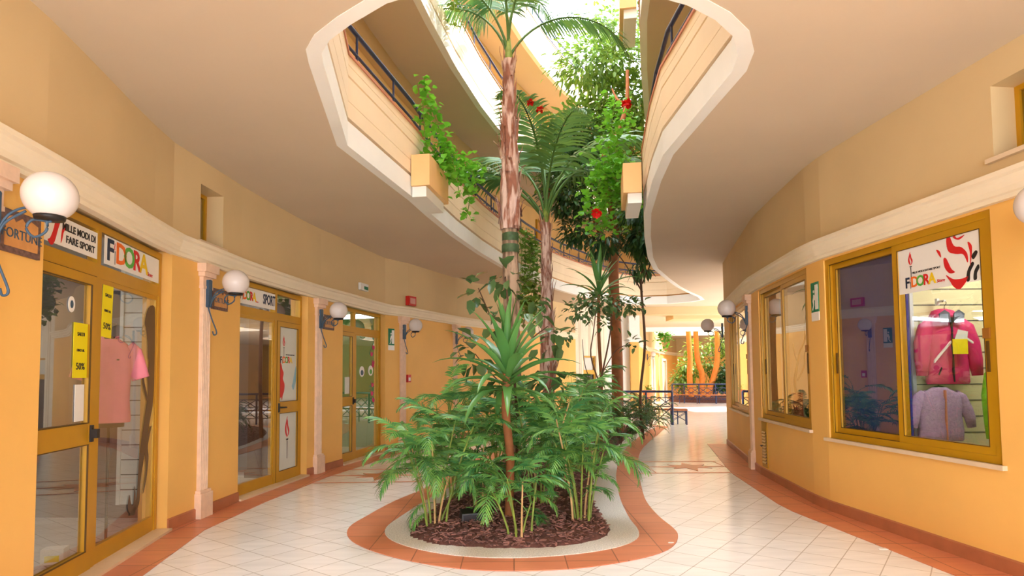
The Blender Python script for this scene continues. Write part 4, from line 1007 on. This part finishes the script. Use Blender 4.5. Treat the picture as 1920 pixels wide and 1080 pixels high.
palm_clump(.95, 9.3, 'parlour palm near the right gravel edge in the middle of the bed', 8, 1.3, .3, 7, .9)
palm_clump(-.2, 8.6, 'parlour palm just in front of the tall palm trunk', 7, 1.25, .35, 8, 1.05)
palm_clump(1.35, 11.2, 'farther parlour palm left of the brown tree trunk', 8, 1.4, .35, 9, 1.0)
palm_clump(-.35, 6.75, 'slender parlour palm behind the black floodlight box', 5, .95, .3, 12, .9)
# seedling
sd = empty('palm_seedling', (-.33, 6.25, .08)); tag(sd, 'tiny palm seedling beside the black floodlight box', 'seedling')
for k in range(6): link(PF[k % 5], 'frond', sd, (0, 0, 0), k*1.05, -.3, .3)
# dark ferny shrubs at the right far edge of the bed
for k, (x_, y_, h_, lab) in enumerate([(2.25,12.9,.75,'dark feathery shrub at the right bed edge, nearest of its row'), (2.75,14.3,.85,'dark feathery shrub at the right bed edge behind the nearest one'), (3.3,15.8,.85,'dark feathery shrub in front of the iron bench railing'), (3.85,17.2,.7,'farthest dark feathery shrub beside the bench end'), (2.1,14.9,.9,'dark feathery shrub at the foot of the brown tree trunk'), (1.3,13.4,.9,'dark feathery shrub left of the thin sapling')]):
    rnd = random.Random(50+k); r = empty('fern_shrub', (x_, y_, .05)); tag(r, lab, 'shrub', 'dark shrubs along the bed')
    for j in range(34):
        a = rnd.uniform(0, 2*pi); hh = h_*rnd.uniform(.1, .95); rr = rnd.uniform(.0, .3)
        link(PFd[j % 3], 'frond', r, (rr*cos(a), rr*sin(a), hh*.9), a+rnd.uniform(-.5, .5), rnd.uniform(-.4, .7), rnd.uniform(.7, 1.15))
    b = MB()
    for j in range(6):
        a = j*1.05; b.tube([(0,0,-.02),(cos(a)*.2,sin(a)*.2,h_*.8)], .009, 5)
    b.build('stems', M['stemb'], r)
# strap-leaved plants
def strap_leaf(L_, W_, a0, dr, seed):
    rnd = random.Random(seed); mb = MB(); n = 9; a = a0; p = Vector((0, 0, 0)); vs = []
    for i in range(n+1):
        t_ = i/n; wd = W_*(.55+.9*t_ if t_ < .45 else (1-(t_-.45)/.55)**.7*.96)+.001
        dn = Vector((-sin(a), 0, cos(a)))
        vs += [p+Vector((0, -wd/2, 0))+dn*wd*.22, p.copy(), p+Vector((0, wd/2, 0))+dn*wd*.22]
        a -= dr/n*(.3+1.4*t_); p = p+Vector((cos(a), 0, sin(a)))*(L_/n)
    mb.add(vs, [(3*i+c, 3*i+c+1, 3*i+c+4, 3*i+c+3) for i in range(n) for c in (0, 1)], True)
    return mb.mesh('leaf', M['yucca'])
SL = [strap_leaf(.78, .10, radians(a), radians(d), k) for k, (a, d) in enumerate([(84, 15), (70, 30), (54, 45), (40, 60), (26, 70), (8, 75)])]
def dracaena(x, y, zc, lab, n, sc, trunk_r=.035, seed=0, z0=.0, tm='trunk'):
    rnd = random.Random(seed); r = empty('dracaena', (x, y, z0)); tag(r, lab, 'dracaena', None)
    MB().tube(sub([(0,0,0),(.02,.01,zc*.4),(-.02,0,zc*.7),(0,0,zc)], 4, False), trunk_r, 10).build('trunk', M[tm], r)
    for k in range(n):
        t_ = k/n; i = min(5, int(t_*6)); az = k*2.4
        link(SL[i], 'leaf', r, (0, 0, zc-.26*t_*sc), az, rnd.uniform(-.1, .1), sc*rnd.uniform(.85, 1.1))
dracaena(-.05, 6.3, 1.55, 'strap-leaved dracaena rising in the centre of the front palms', 42, 1.0, .045, 3, .05)
dracaena(1.85, 12.9, 3.3, 'spiky dracaena on a thin stem left of the brown tree trunk', 26, 1.15, .035, 5, .05)
# broad-leaved plants
def leaf_cloud(mb, c, rad, n, l, wd, rnd, droopy=.3, quad=False):
    for _ in range(n):
        while True:
            v = Vector((rnd.uniform(-1, 1), rnd.uniform(-1, 1), rnd.uniform(-1, 1)))
            if v.length <= 1: break
        v = v*(.55+.45*rnd.random()); p = Vector(c)+Vector((v.x*rad[0], v.y*rad[1], v.z*rad[2]))
        d = (v+Vector((rnd.uniform(-.5, .5), rnd.uniform(-.5, .5), rnd.uniform(-.4, .3)-droopy))).normalized()
        one_leaf(mb, p, d, l*rnd.uniform(.7, 1.2), wd*rnd.uniform(.8, 1.2), rnd)
def one_leaf(mb, p, d, l, wd, rnd):
    s_ = d.cross(Vector((rnd.uniform(-.3, .3), rnd.uniform(-.3, .3), 1)))
    if s_.length < 1e-3: s_ = Vector((1, 0, 0))
    s_.normalize(); u_ = s_.cross(d).normalized()
    q = p+d*l*.3+u_*wd*.05; q2 = p+d*l*.7-u_*wd*.06
    vs = [p, q-s_*wd*.46+u_*wd*.14, q, q+s_*wd*.46+u_*wd*.14, q2-s_*wd*.4+u_*wd*.1, q2, q2+s_*wd*.4+u_*wd*.1, p+d*l-u_*wd*.15]
    mb.add(vs, [(0,2,1),(0,3,2),(1,2,5,4),(2,3,6,5),(4,5,7),(5,6,7)], True)
def branchy(name, lab, cat, loc, branches, clouds, lm, tm, l, wd, seed, droopy=.3, group=None):
    rnd = random.Random(seed); r = empty(name, loc); tag(r, lab, cat, group)
    b = MB()
    for pts, r0, r1 in branches:
        pp = sub(pts, 4, False); k = len(pp); b.tube(pp, [r0+(r1-r0)*i/(k-1) for i in range(k)], 8)
    b.build('trunk', tm, r)
    f = MB()
    for c, rad, n in clouds: leaf_cloud(f, c, rad, n, l, wd, rnd, droopy)
    f.build('foliage', lm, r); return r
branchy('rubber_plant', 'big-leaved rubber plant spreading in front of the tall palm trunk', 'plant', (.02, 7.95, .05),
        [([(0,0,0),(.04,0,.8),(.0,0,1.5),(-.05,0,2.2),(-.1,0,2.75)], .022, .012), ([(0,0,1.5),(-.2,0,2.0),(-.45,-.05,2.6)], .012, .007), ([(0,0,1.6),(.2,0,1.9),(.45,0,2.1)], .012, .007), ([(0,0,1.2),(-.3,0,1.5),(-.5,0,1.75)], .01, .006), ([(0.02,0,1.0),(.3,0,1.2),(.55,0,1.35)], .01, .006)],
        [((-.5,0,2.55),(.16,.2,.28),11), ((-.12,0,2.72),(.22,.2,.22),16), ((.2,0,2.35),(.25,.2,.3),16), ((-.2,-.0,2.2),(.3,.25,.3),10), ((.5,0,1.9),(.25,.2,.25),12), ((-.5,0,1.75),(.3,.25,.25),16), ((.5,0,1.4),(.3,.25,.2),16), ((-.1,0,1.5),(.3,.3,.4),10)], M['rubber'], M['stemb'], .2, .14, 4, .35)
branchy('magnolia_shrub', 'airy broad-leaved shrub on thin forked stems left of the brown trunk', 'shrub', (1.5, 10.9, .05),
        [([(0,0,0),(.0,0,1.0),(.1,0,1.5),(.25,0,2.2),(.3,0,2.75)], .022, .01), ([(0.05,0,1.3),(-.1,0,1.8),(-.05,0,2.2),(0,0,2.6)], .014, .008), ([(.1,0,1.5),(.35,0,1.9),(.6,0,2.0)], .01, .006), ([(-.03,0,1.2),(-.2,0,1.6),(-.25,0,2.1)], .01, .005)],
        [((.1,0,2.75),(.55,.3,.22),140), ((-.3,0,2.6),(.35,.25,.25),70), ((.6,0,2.7),(.4,.25,.18),80), ((-.55,0,2.2),(.2,.2,.25),14), ((.65,0,2.0),(.25,.2,.18),16), ((.15,0,2.4),(.3,.2,.2),20)], M['rubber'], M['stemb'], .13, .075, 6, .2)
# the tall king palm
KF = [frond_mesh('frond', 2.5, 46, .66, .042, radians(a), radians(d), M['king'], .42, .45, .3, .024, seed=70+k) for k, (a, d) in enumerate([(75, 95), (55, 100), (35, 90), (15, 80)])]
def flaps(mb, n, z0, z1, rad, rnd, ln=.3):
    for _ in range(n):
        z = rnd.uniform(z0, z1); a = rnd.uniform(0, 2*pi); w_ = rnd.uniform(.12, .4); r0 = rad(z)*1.02; l = ln*rnd.uniform(.5, 1.3)
        vs = []
        for j in range(5):
            t_ = j/4; zz = z+l*t_; ww = w_*(1-t_**1.6)+.015; out = r0*(1.02+(.12+.55*t_**3)*rnd.uniform(.5, 1.3))
            vs += [(out*cos(a-ww), out*sin(a-ww), zz), (out*1.05*cos(a), out*1.05*sin(a), zz+.02*(j == 4)), (out*cos(a+ww), out*sin(a+ww), zz)]
        mb.add(vs, [(3*j+c, 3*j+c+1, 3*j+c+4, 3*j+c+3) for j in range(4) for c in (0, 1)], False)
def palm_tree(x, y, lab, z_smooth, z_top, r0, fronds, seed, rings=True, fsc=1.0):
    rnd = random.Random(seed); r = empty('palm_tree', (x, y, .05)); tag(r, lab, 'palm tree', 'tall palms')
    n = 60
    def rad(z):
        k_ = 1+.05*sin(z*5)+.03*sin(z*13+1)
        if z > z_smooth: k_ *= 1.12+.12*sin((z-z_smooth)*1.9+.5)-.30*max(0, (z-z_smooth)/(z_top-z_smooth))
        return r0*k_
    zz = [z_smooth*i/20 for i in range(21)]
    MB().tube([(.015*sin(z), 0, z) for z in zz], [rad(z)*(1+.03*(i % 2)) for i, z in enumerate(zz)], 18).build('trunk', M['barkgrey'], r)
    b = MB(); z2 = [z_smooth+(z_top-z_smooth)*i/30 for i in range(31)]
    vs = []
    N_ = 22
    for z in z2:
        for j in range(N_):
            a = 2*pi*j/N_; q = rad(z+.001)*(1+.07*sin(7*a+z*3)+.05*rnd.uniform(-1, 1)); vs.append((q*cos(a), q*sin(a), z))
    b.add(vs, [(i*N_+j, i*N_+(j+1) % N_, (i+1)*N_+(j+1) % N_, (i+1)*N_+j) for i in range(30) for j in range(N_)], False)
    flaps(b, int(64*(z_top-z_smooth)/2.8), z_smooth, z_top-.1, rad, rnd, .34)
    b.build('fibrous_bark', M['bark'], r)
    if rings:
        for z in (z_smooth-.12, z_smooth-.30):
            MB().lathe([(rad(z)*1.06, -.065), (rad(z)*1.1, -.05), (rad(z)*1.1, .05), (rad(z)*1.06, .065)], (0, 0, z), 20).build('leaf_scar_ring', M['ringgreen'], r)
    MB().tube([(0, 0, z_top-.25), (0, 0, z_top+.1), (0, 0, z_top+.35)], [rad(z_top)*.8, rad(z_top)*.6, .03], 12).build('crownshaft', M['stemg'], r)
    for (ki, az, tl, sc_) in fronds:
        link(KF[ki], 'frond', r, (0, 0, z_top+.02), radians(az), tl, sc_*fsc)
    return r
palm_tree(-.01, 9.4, 'tallest palm with shaggy brown trunk rising through the opening', 3.72, 6.42, .125,
          [(1, 4, -.22, 1.0), (0, 165, -.1, 1.0), (0, 200, -.2, 1.05), (0, 60, -.45, 1.1), (0, 110, -.45, 1.1), (0, 260, -.35, 1.1), (0, 310, -.4, 1.1)], 3)
palm_tree(.70, 12.1, 'second palm with slimmer fibrous trunk right of the tallest', 1.2, 4.5, .115,
          [(0, 40, -.15, .95), (0, 140, -.2, 1.0), (1, 175, -.15, 1.05), (0, 250, -.35, 1.0), (0, 285, -.3, .9), (0, 350, -.25, .95), (1, 200, -.2, .9), (0, 90, -.4, 1.0), (0, 10, -.1, .95)], 9, False, 1.45)
# brown trunk tree with the big crown
rnd = random.Random(11)
cl = [((.3,0,6.8),(1.6,1.3,1.2),2000), ((-.6,.2,7.8),(1.4,1.2,1.0),1700), ((.5,.3,8.6),(1.4,1.2,1.0),1700), ((-.3,0,9.6),(1.6,1.3,.9),1300), ((.3,.2,10.7),(1.4,1.3,.7),600), ((-1.2,.4,6.9),(.9,.8,.8),800), ((.5,-.4,5.6),(1.1,.9,.7),900)]
branchy('shade_tree', 'big leafy tree with straight brown trunk behind the palms', 'tree', (2.65, 15.6, .03),
        [([(0,0,0),(.02,0,2),(-.03,0,4.2),(.1,0,5.2)], .155, .12), ([(0,0,4.3),(-.3,0,5.0),(-.7,.1,6.2),(-.9,.2,7.8)], .09, .03), ([(.08,0,5.0),(.3,0,6.2),(.5,0,7.5),(.4,0,9.4)], .10, .03), ([(.1,0,5.2),(.8,.1,6.3),(1.1,.2,7.6)], .07, .02), ([(.08,-.05,5.0),(-.3,-.9,5.9),(-.5,-1.4,6.5),(-.12,-1.45,7.2),(.1,-1.45,7.85),(.15,-1.4,8.7)], .08, .04), ([(.1,-1.45,7.85),(-.1,-1.4,8.0),(-.2,-1.3,8.3)], .04, .02)],
        cl, M['tree'], M['trunk'], .2, .085, 12, .3)
# lower, darker drooping foliage tree behind
branchy('mango_tree', 'dark drooping-leaved tree under the crown of the shade tree', 'tree', (3.0, 14.2, .03),
        [([(0,0,0),(-.05,0,1.0),(.08,0,2.2),(.02,0,3.6),(.1,0,4.0)], .035, .025), ([(.05,0,3.4),(-.3,0,4.0),(-.5,0,4.3)], .02, .01), ([(.05,0,3.6),(.3,0,4.2),(.35,0,4.6)], .02, .01)],
        [((.1,0,4.6),(.6,.6,.5),420), ((-.8,.1,4.6),(.5,.5,.35),200), ((.2,0,5.3),(.7,.6,.6),460), ((.0,0,3.95),(.4,.3,.25),50)], M['treedk'], M['stemb'], .24, .075, 14, .8)
branchy('citrus_tree', 'dense mid-green tree behind the second palm crown', 'tree', (.92, 14.6, .03),
        [([(0,0,0),(.05,0,2),(-.03,0,4.2),(.0,0,6.0)], .05, .03)],
        [((.5,0,5.9),(.9,.8,.8),900), ((.6,0,7.0),(1.1,.9,.8),900), ((.7,0,5.0),(.6,.6,.5),400)], M['treedk'], M['trunk'], .17, .075, 15, .2)
# extra visible limb in the crown
# hanging vines
def vine(name, lab, pts, n, spread, m, l, wd, seed, flowers=0, loc=(0,0,0), cat='vine'):
    rnd = random.Random(seed); r = empty(name, loc); tag(r, lab, cat)
    b = MB(); f = MB()
    for path in pts:
        pp = [Vector(q)-Vector(loc) for q in sub(path, 5, False)]; b.tube(pp, .006, 5)
        for _ in range(n):
            t_ = rnd.random()*(len(pp)-1); i = min(int(t_), len(pp)-2); q = pp[i].lerp(pp[i+1], t_-i)
            q = q+Vector((rnd.gauss(0, spread), rnd.gauss(0, spread), rnd.gauss(0, spread)))
            d = Vector((rnd.uniform(-1, 1), rnd.uniform(-1, 1), rnd.uniform(-.6, .4))).normalized()
            one_leaf(f, q, d, l*rnd.uniform(.7, 1.2), wd*rnd.uniform(.8, 1.2), rnd)
    b.build('stems', M['stemg'], r); f.build('foliage', m, r)
    return r
vine('trailing_geranium', 'bright green trailing plant spilling from the left balcony planter box',
     [[(-1.15,8.4,4.45),(-1.18,8.3,4.9),(-1.2,8.3,5.35),(-1.16,8.3,5.6)], [(-1.1,8.5,4.45),(-1.0,8.5,4.95),(-1.12,8.4,5.3)], [(-1.05,8.6,4.45),(-.85,8.7,4.7),(-.6,8.8,4.6),(-.5,8.8,4.25)],
      [(-1.0,8.8,4.45),(-.8,9.0,4.5),(-.62,9.0,4.2),(-.66,9.0,3.85)], [(-.95,8.9,4.45),(-.6,9.1,4.65),(-.42,9.1,4.5)], [(-1.0,8.4,4.46),(-.9,8.5,4.75),(-.8,8.6,4.5),(-.72,8.6,4.05)]], 75, .06, M['vine'] , .11, .10, 21, loc=(-1.0, 8.6, 4.46))
vine('hanging_ivy', 'green ivy hanging from the first balcony behind the tallest palm trunk',
     [[(x_, y_, 5.0), (x_+.05, y_-.15, 4.4), (x_, y_-.15, 3.6), (x_+.03, y_-.15, 3.0)] for x_, y_ in ((.30,14.9),(.42,15.2),(.5,15.4),(.62,15.7),(.2,14.6))], 170, .11, M['ivy'], .14, .12, 22, loc=(.45, 15.1, 5.0))
vine('climbing_bougainvillea', 'bright green climbing plant filling the gap beside the right balcony',
     [[(1.85,9.9,4.5),(1.75,9.9,5.1),(1.7,10.0,5.7),(1.8,10.2,6.2)], [(2.0,10.4,4.6),(1.85,10.4,5.3),(1.95,10.6,6.0)], [(1.8,9.6,4.5),(1.5,9.6,4.7),(1.35,9.7,4.35),(1.3,9.7,4.0)], [(1.9,9.9,4.5),(1.6,10.0,4.4),(1.5,10.0,3.9)], [(1.75,9.7,4.5),(1.55,9.7,4.95),(1.45,9.8,4.7)]], 170, .13, M['vine'], .11, .10, 23, loc=(1.8, 9.9, 4.5))
vine('hanging_creeper', 'thin creeper dangling from the second balcony edge at the top',
     [[(-.85,8.9,7.6),(-.82,8.9,7.1),(-.8,9,6.75)], [(-.95,9.2,7.7),(-.8,9.0,7.4),(-.86,9.0,7.05)]], 24, .05, M['ivy'], .09, .07, 24, loc=(-.85, 8.9, 7.6))
# red flowers
for k, (x_, y_, z_, lab) in enumerate([(1.32,9.3,4.0,'red flower cluster hanging below the right planter, largest of the reds'), (1.83,9.4,5.75,'red flower cluster high beside the right balcony'), (.36,10.6,6.34,'red flower at the left, behind the second palm fronds'), (.53,10.6,6.2,'small red flower just right of the leftmost red one')]):
    rnd = random.Random(k); r = empty('red_flower', (x_, y_, z_)); tag(r, lab, 'flower', 'red flower clusters')
    b = MB()
    for j in range(34 if k < 2 else 18):
        d = Vector((rnd.uniform(-1,1), rnd.uniform(-1,1), rnd.uniform(-1,1))).normalized(); one_leaf(b, d*.01, d, .085 if k < 2 else .07, .07, rnd)
    b.build('petals', M['flower'], r); MB().tube([(0,0,0),(.01,.05,-.02),(.05,.12,.0)], .004, 5).build('stalk', M['stemg'], r)

# floodlight box in the mulch
fb = empty('floodlight_box', (-.42, 6.15, .085), .25); tag(fb, 'black garden floodlight box lying in the mulch', 'floodlight')
b = MB(); b.add([(-.11,-.08,0),(.11,-.08,0),(.11,.09,0),(-.11,.09,0),(-.10,-.07,.08),(.10,-.07,.08),(.10,.085,.10),(-.10,.085,.10)], [(0,3,2,1),(4,5,6,7),(0,1,5,4),(1,2,6,5),(2,3,7,6),(3,0,4,7)]); b.build('housing', M['black'], fb)
MB().box(-.09,.09,-.082,-.076,.012,.065).build('lens', M['mann'], fb)
for (x_, y_, s_, lab) in [(3.16,5.32,.06,'white torn paper scrap on the right hand floor tiles'), (1.40,5.55,.03,'tiny white scrap on the terracotta border at its right bend')]:
    b = MB(); rr = random.Random(3); b.prism([(s_*(.6+.5*rr.random())*cos(a*pi/4)*1.2, s_*(.4+.5*rr.random())*sin(a*pi/4)*.8) for a in range(8)], 0, .004); tag(b.build('paper_scrap', M['signwhite'], None, (x_, y_, .008 if s_ < .05 else .001)), lab, 'paper')
b = MB(); b.prism([(-.1,-.05),(.1,-.03),(.09,.05),(-.09,.03)], 0, .006); tag(b.build('plant_tag', M['signwhite'], None, (.42, 7.25, .10)), 'small white plant label lying on the mulch between the palms', 'plant label')

# ------------------------------------------------------------------ benches
def bench(cx_, cy_, R, a0, a1, lab, mirror=1, iron='navy', seat_out=.42):
    """curved bench on an arc about (cx,cy); back rail at radius R, seat further out"""
    r = empty('curved_bench', (cx_+R*cos(radians((a0+a1)/2)), cy_+R*sin(radians((a0+a1)/2)), 0)); tag(r, lab, 'bench', None); L0 = r.location
    P = lambda rad, a, z: (cx_+rad*cos(radians(a))-L0[0], cy_+rad*sin(radians(a))-L0[1], z)
    n = 16; A = [a0+(a1-a0)*i/n for i in range(n+1)]
    b = MB(); vs = []
    for a in A: vs += [P(R+.06*mirror, a, .43), P(R+seat_out*mirror, a, .43), P(R+seat_out*mirror, a, .47), P(R+.06*mirror, a, .47)]
    b.add(vs, [(4*i+j, 4*i+(j+1) % 4, 4*i+4+(j+1) % 4, 4*i+4+j) for i in range(n) for j in range(4)]+[(0,1,2,3), (4*n+3,4*n+2,4*n+1,4*n)]); b.build('seat', M['benchwood'], r)
    t_ = MB(); t_.tube([P(R, a, 1.0) for a in A], .034, 8); t_.build('top_rail', M[iron], r)
    t_ = MB(); t_.tube([P(R, a, .82) for a in A], .012, 6); t_.tube([P(R, a, .55) for a in A], .012, 6); t_.tube([P(R, a, .2) for a in A], .012, 6)
    k = max(4, int(abs(a1-a0)*pi/180*R/.4)); B = [a0+(a1-a0)*i/k for i in range(k+1)]
    for p, q in zip(B, B[1:]):
        for za, zb in ((.2, .55), (.55, .82)):
            t_.tube([P(R, p, za), P(R, q, zb)], .014, 5); t_.tube([P(R, p, zb), P(R, q, za)], .014, 5)
    t_.build('lattice', M[iron], r)
    for i, a in enumerate(B):
        if i % 2 == 0:
            MB().tube([P(R, a, 0), P(R, a, 1.0)], .034, 8).build('post', M[iron], r)
            MB().tube([P(R+(seat_out-.05)*mirror, a, 0), P(R+(seat_out-.05)*mirror, a, .43)], .02, 6).build('leg', M[iron], r)
    return r
bench(3.3, 16.6, 2.45, 52, 118, 'curved iron bench with blue rail at the far end of the planting bed', 1)
st = empty('bench_stool', (5.05, 18.75, 0), -.2); tag(st, 'square iron stool with wooden top at the end of the nearer bench', 'stool')
MB().box(-.25,.25,-.2,.2,.42,.47).build('seat', M['benchwood'], st)
for a in (-1, 1):
    for b_ in (-1, 1): MB().box(a*.22-.02, a*.22+.02, b_*.17-.02, b_*.17+.02, 0, .42).build('leg', M['navy'], st)
b = MB()
for yy in (-.17, .17):
    b.tube([(-.22,yy,.1),(.22,yy,.36)], .008, 5); b.tube([(-.22,yy,.36),(.22,yy,.1)], .008, 5); b.tube([(-.22,yy,.38),(.22,yy,.38)], .01, 5)
b.build('cross_brace', M['navy'], st)

# ------------------------------------------------------------------ the far lobby and second courtyard
FB = [(2.2,21.2),(3.45,22.1)]
mb = MB(); wall_bay(mb, FB[0], FB[1], 0, 3.93, .3, ((.35, .95, .0, 2.2),)); struct(mb.build('wall_far_brick', M['brick']))
mb = MB(); wall_bay(mb, (3.45,22.1), (4.28,22.3), 0, 3.93, .3); struct(mb.build('wall_far_white', M['white']))
r = empty('shop_doorway', (2.2,21.2,0)); r.matrix_world = frame(FB[0], (1.25, .9), 0, .1) @ Matrix.Translation((.65, 0, 0)); tag(r, 'distant shop doorway with yellow frame in the white brick wall', 'doorway')
f = MB(); pane_frame(f, -.3, .3, 0, 2.2, .06, -.05, .05); f.box(-.3,.3,-.06,.04,1.55,1.7); f.build('frame', M['gold'], r); MB().box(-.24,.24,0,.01,.05,1.55).build('glass', M['mann'], r); MB().box(-.24,.24,0,.01,1.7,2.14).build('transom_glass', M['frost'], r)
r = empty('yellow_column', (4.42, 22.25, 0)); tag(r, 'yellow column with white capital at the lobby entrance', 'column')
MB().box(-.15,.15,-.15,.15,.2,2.7).build('shaft', M['wall'], r); b = MB(); b.box(-.2,.2,-.2,.2,2.7,2.78); b.box(-.24,.24,-.24,.24,2.78,2.86); b.box(-.19,.19,-.19,.19,2.86,3.93); b.build('capital', M['white'], r); MB().box(-.19,.19,-.19,.19,0,.2).build('base', M['traver'], r)
r = empty('wall_spotlight', (3.9, 22.16, 2.1)); tag(r, 'small dark wall light on the far white pillar', 'wall light'); MB().box(-.05,.05,-.12,-.0,0,.28).build('body', M['iron'], r)
struct(MB().box(3.3, 12, 21.7, 22.25, 3.66, 3.93).build('ceiling_beam', M['wallup']))
struct(poly_mesh([(3.6,22.3),(19,22.3),(19,31.4),(3.6,31.4)], [[(10.2,24.4),(13.5,24.4),(13.5,28.4),(10.2,28.4)]], 3.93, 'ceiling_lobby', M['ceil'], .17))
CH = [(11.1+3.4*cos(pi*k/16), 34.9+2.9*sin(pi*k/16)) for k in range(32)]
struct(poly_mesh([(3.6,31.4),(19,31.4),(19,42),(3.6,42)], [CH], 3.93, 'ceiling_court', M['ceil'], .2))
struct(sweep(CH, [(.01, 3.92), (.01, 4.2), (-.1, 4.2), (-.1, 3.92)], True).build('trim_24', M['white']))
struct(sweep(CH, [(0, 4.2), (0, 5.0), (-.12, 5.0), (-.12, 4.2)], True).build('wall_court_balcony', M['peach']))
struct(sweep(offs(CH, -1.3, True), [(0, 4.1), (0, 9), (-.12, 9), (-.12, 4.1)], True).build('wall_court_light_screen', M['wall']))  # unseen upper wall, added to limit the light falling into the court
struct(MB().box(19, 19.2, 14.6, 42, 0, 3.93).build('wall_lobby_right', M['wallup']))
struct(MB().box(6.4, 8.4, 24.2, 25.4, 3.72, 3.93).build('ceiling_lobby_drop', M['wallup']))
struct(MB().box(3.6, 12, 31.1, 31.4, 3.72, 3.93).build('trim_22', M['white']))
LB = [(4.6,22.5),(5.6,27),(6.9,31.6),(7.4,33),(8.9,37),(11.0,41.0),(17,42.0),(19,42)]
mb = MB()
for i in range(len(LB)-1): wall_bay(mb, LB[i], LB[i+1], 0, 2.77, .3)
struct(mb.build('wall_court', M['wall']))
mb = MB()
for i in range(len(LB)-1): wall_bay(mb, LB[i], LB[i+1], 2.77, 3.93, .3)
struct(mb.build('wall_court_upper', M['wallup']))
struct(sweep(LB, CP).build('trim_23', M['cream']))
# far doors in the court wall
for k, (i, s_, lab) in enumerate([(3, 1.0, 'pale arched-looking door in the far court wall'), (4, .9, 'farther pale door in the court wall behind the trees')]):
    pp, uu = on(LB, i, s_); r = empty('court_door'); r.matrix_world = frame(pp, uu); tag(r, lab, 'door')
    b = MB(); pane_frame(b, -.55, .55, 0, 2.5, .12, -.08, 0); b.build('frame', M['white'], r); MB().box(-.43,.43,-.03,-.01,.1,2.38).build('leaf', M['doorwood'], r)
wall_lamp((6.95,31.75), (.7, 1.4), 'distant white globe lamp on the far court wall')
pilaster((7.6,33.5), (1.5, 4), 'distant fluted pilaster on the far court wall'); pilaster((8.7,36.5), (1.5, 4), 'most distant fluted pilaster beside the court trees')
# clay pot by the column
r = empty('flower_pot', (4.95, 22.6, 0)); r.location = (5.55, 25.0, 0); tag(r, 'terracotta pot on a pedestal with small round plant in the far lobby', 'flower pot')
MB().lathe([(0,0),(.2,0),(.2,.06),(.1,.12),(.1,.5),(.14,.52),(.24,.72),(.28,.9),(.25,.9),(.2,.75),(0,.7)], n=20).build('pot', M['pot'], r)
b = MB(); leaf_cloud(b, (0,0,1.0), (.2,.2,.16), 90, .08, .05, random.Random(3)); b.build('foliage', M['ivy'], r)
# second bed with trees
ob = MB(); ob.lathe([(2.3,.0),(2.3,.28),(2.1,.3),(0,.32)], (11.2, 34.7, 0), 36); o = ob.build('court_planting_bed', M['mulch']); tag(o, 'raised round planting bed in the sunny second courtyard', 'planting bed')
for k, (x_, y_, pts, lab) in enumerate([(9.75,33.6,[(0,0,0),(-.05,0,1.2),(.0,0,2.2),(-.1,0,4.6),(0,0,7)], 'leftmost of the three orange tree trunks in the far courtyard'), (10.35,33.8,[(0,0,0),(.1,0,1.2),(-.15,0,2.2),(-.2,0,4.6),(-.1,0,7)], 'middle of the three orange tree trunks in the far courtyard'), (10.75,33.6,[(-.1,0,0),(.3,0,1.2),(.5,0,2.2),(.5,0,4.6),(.5,0,7)], 'rightmost of the three orange tree trunks in the far courtyard')]):
    branchy('court_tree', lab, 'tree', (x_, y_, .28), [(pts, .17, .12)], [((0,0,7.2),(1.6,1.4,1.0),260)], M['tree'], M['trunkor'], .3, .14, 30+k, group='trees in the far courtyard')
for k, (x_, y_, s_, m_, lab) in enumerate([(9.5,34.6,.75,'tree','bushy green shrub left of the court tree trunks'), (10.4,35.8,1.2,'tree','tall green shrub behind the court tree trunks'), (11.5,35.3,1.35,'tree','largest bright shrub right of the court tree trunks'), (12.6,34.6,.9,'treedk','dark shrub at the right of the court bed'), (11.4,33.6,.6,'treedk','low dark shrub between the court tree trunks'), (12.3,36.0,1.4,'treedk','tall dark shrub at the back right of the court bed')]):
    branchy('court_shrub', lab, 'shrub', (x_, y_, .28), [([(0,0,0),(.05,0,.5),(0,0,1.2*s_)], .05, .03)], [((0,0,1.3*s_),(.9*s_,.8*s_,1.0*s_),240), ((.3,0,2.2*s_),(.7*s_,.7*s_,.6*s_),140)], M[m_], M['stemb'], .26, .13, 40+k, group='shrubs in the far courtyard')
bench(11.2, 34.7, 2.75, 205, 300, 'long curved iron bench round the far courtyard bed', 1, 'navy', .5)
# ivy in the court
vine('court_ivy', 'bright ivy hanging at the top of the far court opening', [[(8.3,33.6,4.0),(8.3,33.6,3.5),(8.35,33.6,2.9)], [(8.1,33.6,4.0),(8.15,33.6,3.4)], [(8.6,33.6,4.0),(8.6,33.6,3.5)]], 60, .14, M['vine'], .2, .16, 33, loc=(8.3, 33.6, 4.0))
# first-floor doors and a lamp seen through the opening
def wo(i): return WOUT[i]
for k, (i, s_, lab) in enumerate([(22, .3, 'dark ochre door on the first balcony behind the second palm'), (20, .3, 'pale door on the far first balcony behind the shade tree'), (27, .3, 'purple shutter door on the left first balcony')]):
    a = Vector(WOUT[i]); b_ = Vector(WOUT[(i+1) % len(WOUT)]); u_ = (b_-a).normalized(); c_2 = a+(b_-a)*.5
    r = empty('balcony_door'); r.matrix_world = frame(tuple(c_2), (-u_.x, -u_.y), 4.13); 
    tag(r, lab, 'door')
    f = MB(); pane_frame(f, -.42, .42, 0, 2.15, .07, -.05, .03); f.build('frame', M['gold'], r); MB().box(-.35,.35,-.02,0,.02,2.08).build('leaf', [M['ochre'], M['doorwood'], M['shut']][k], r)
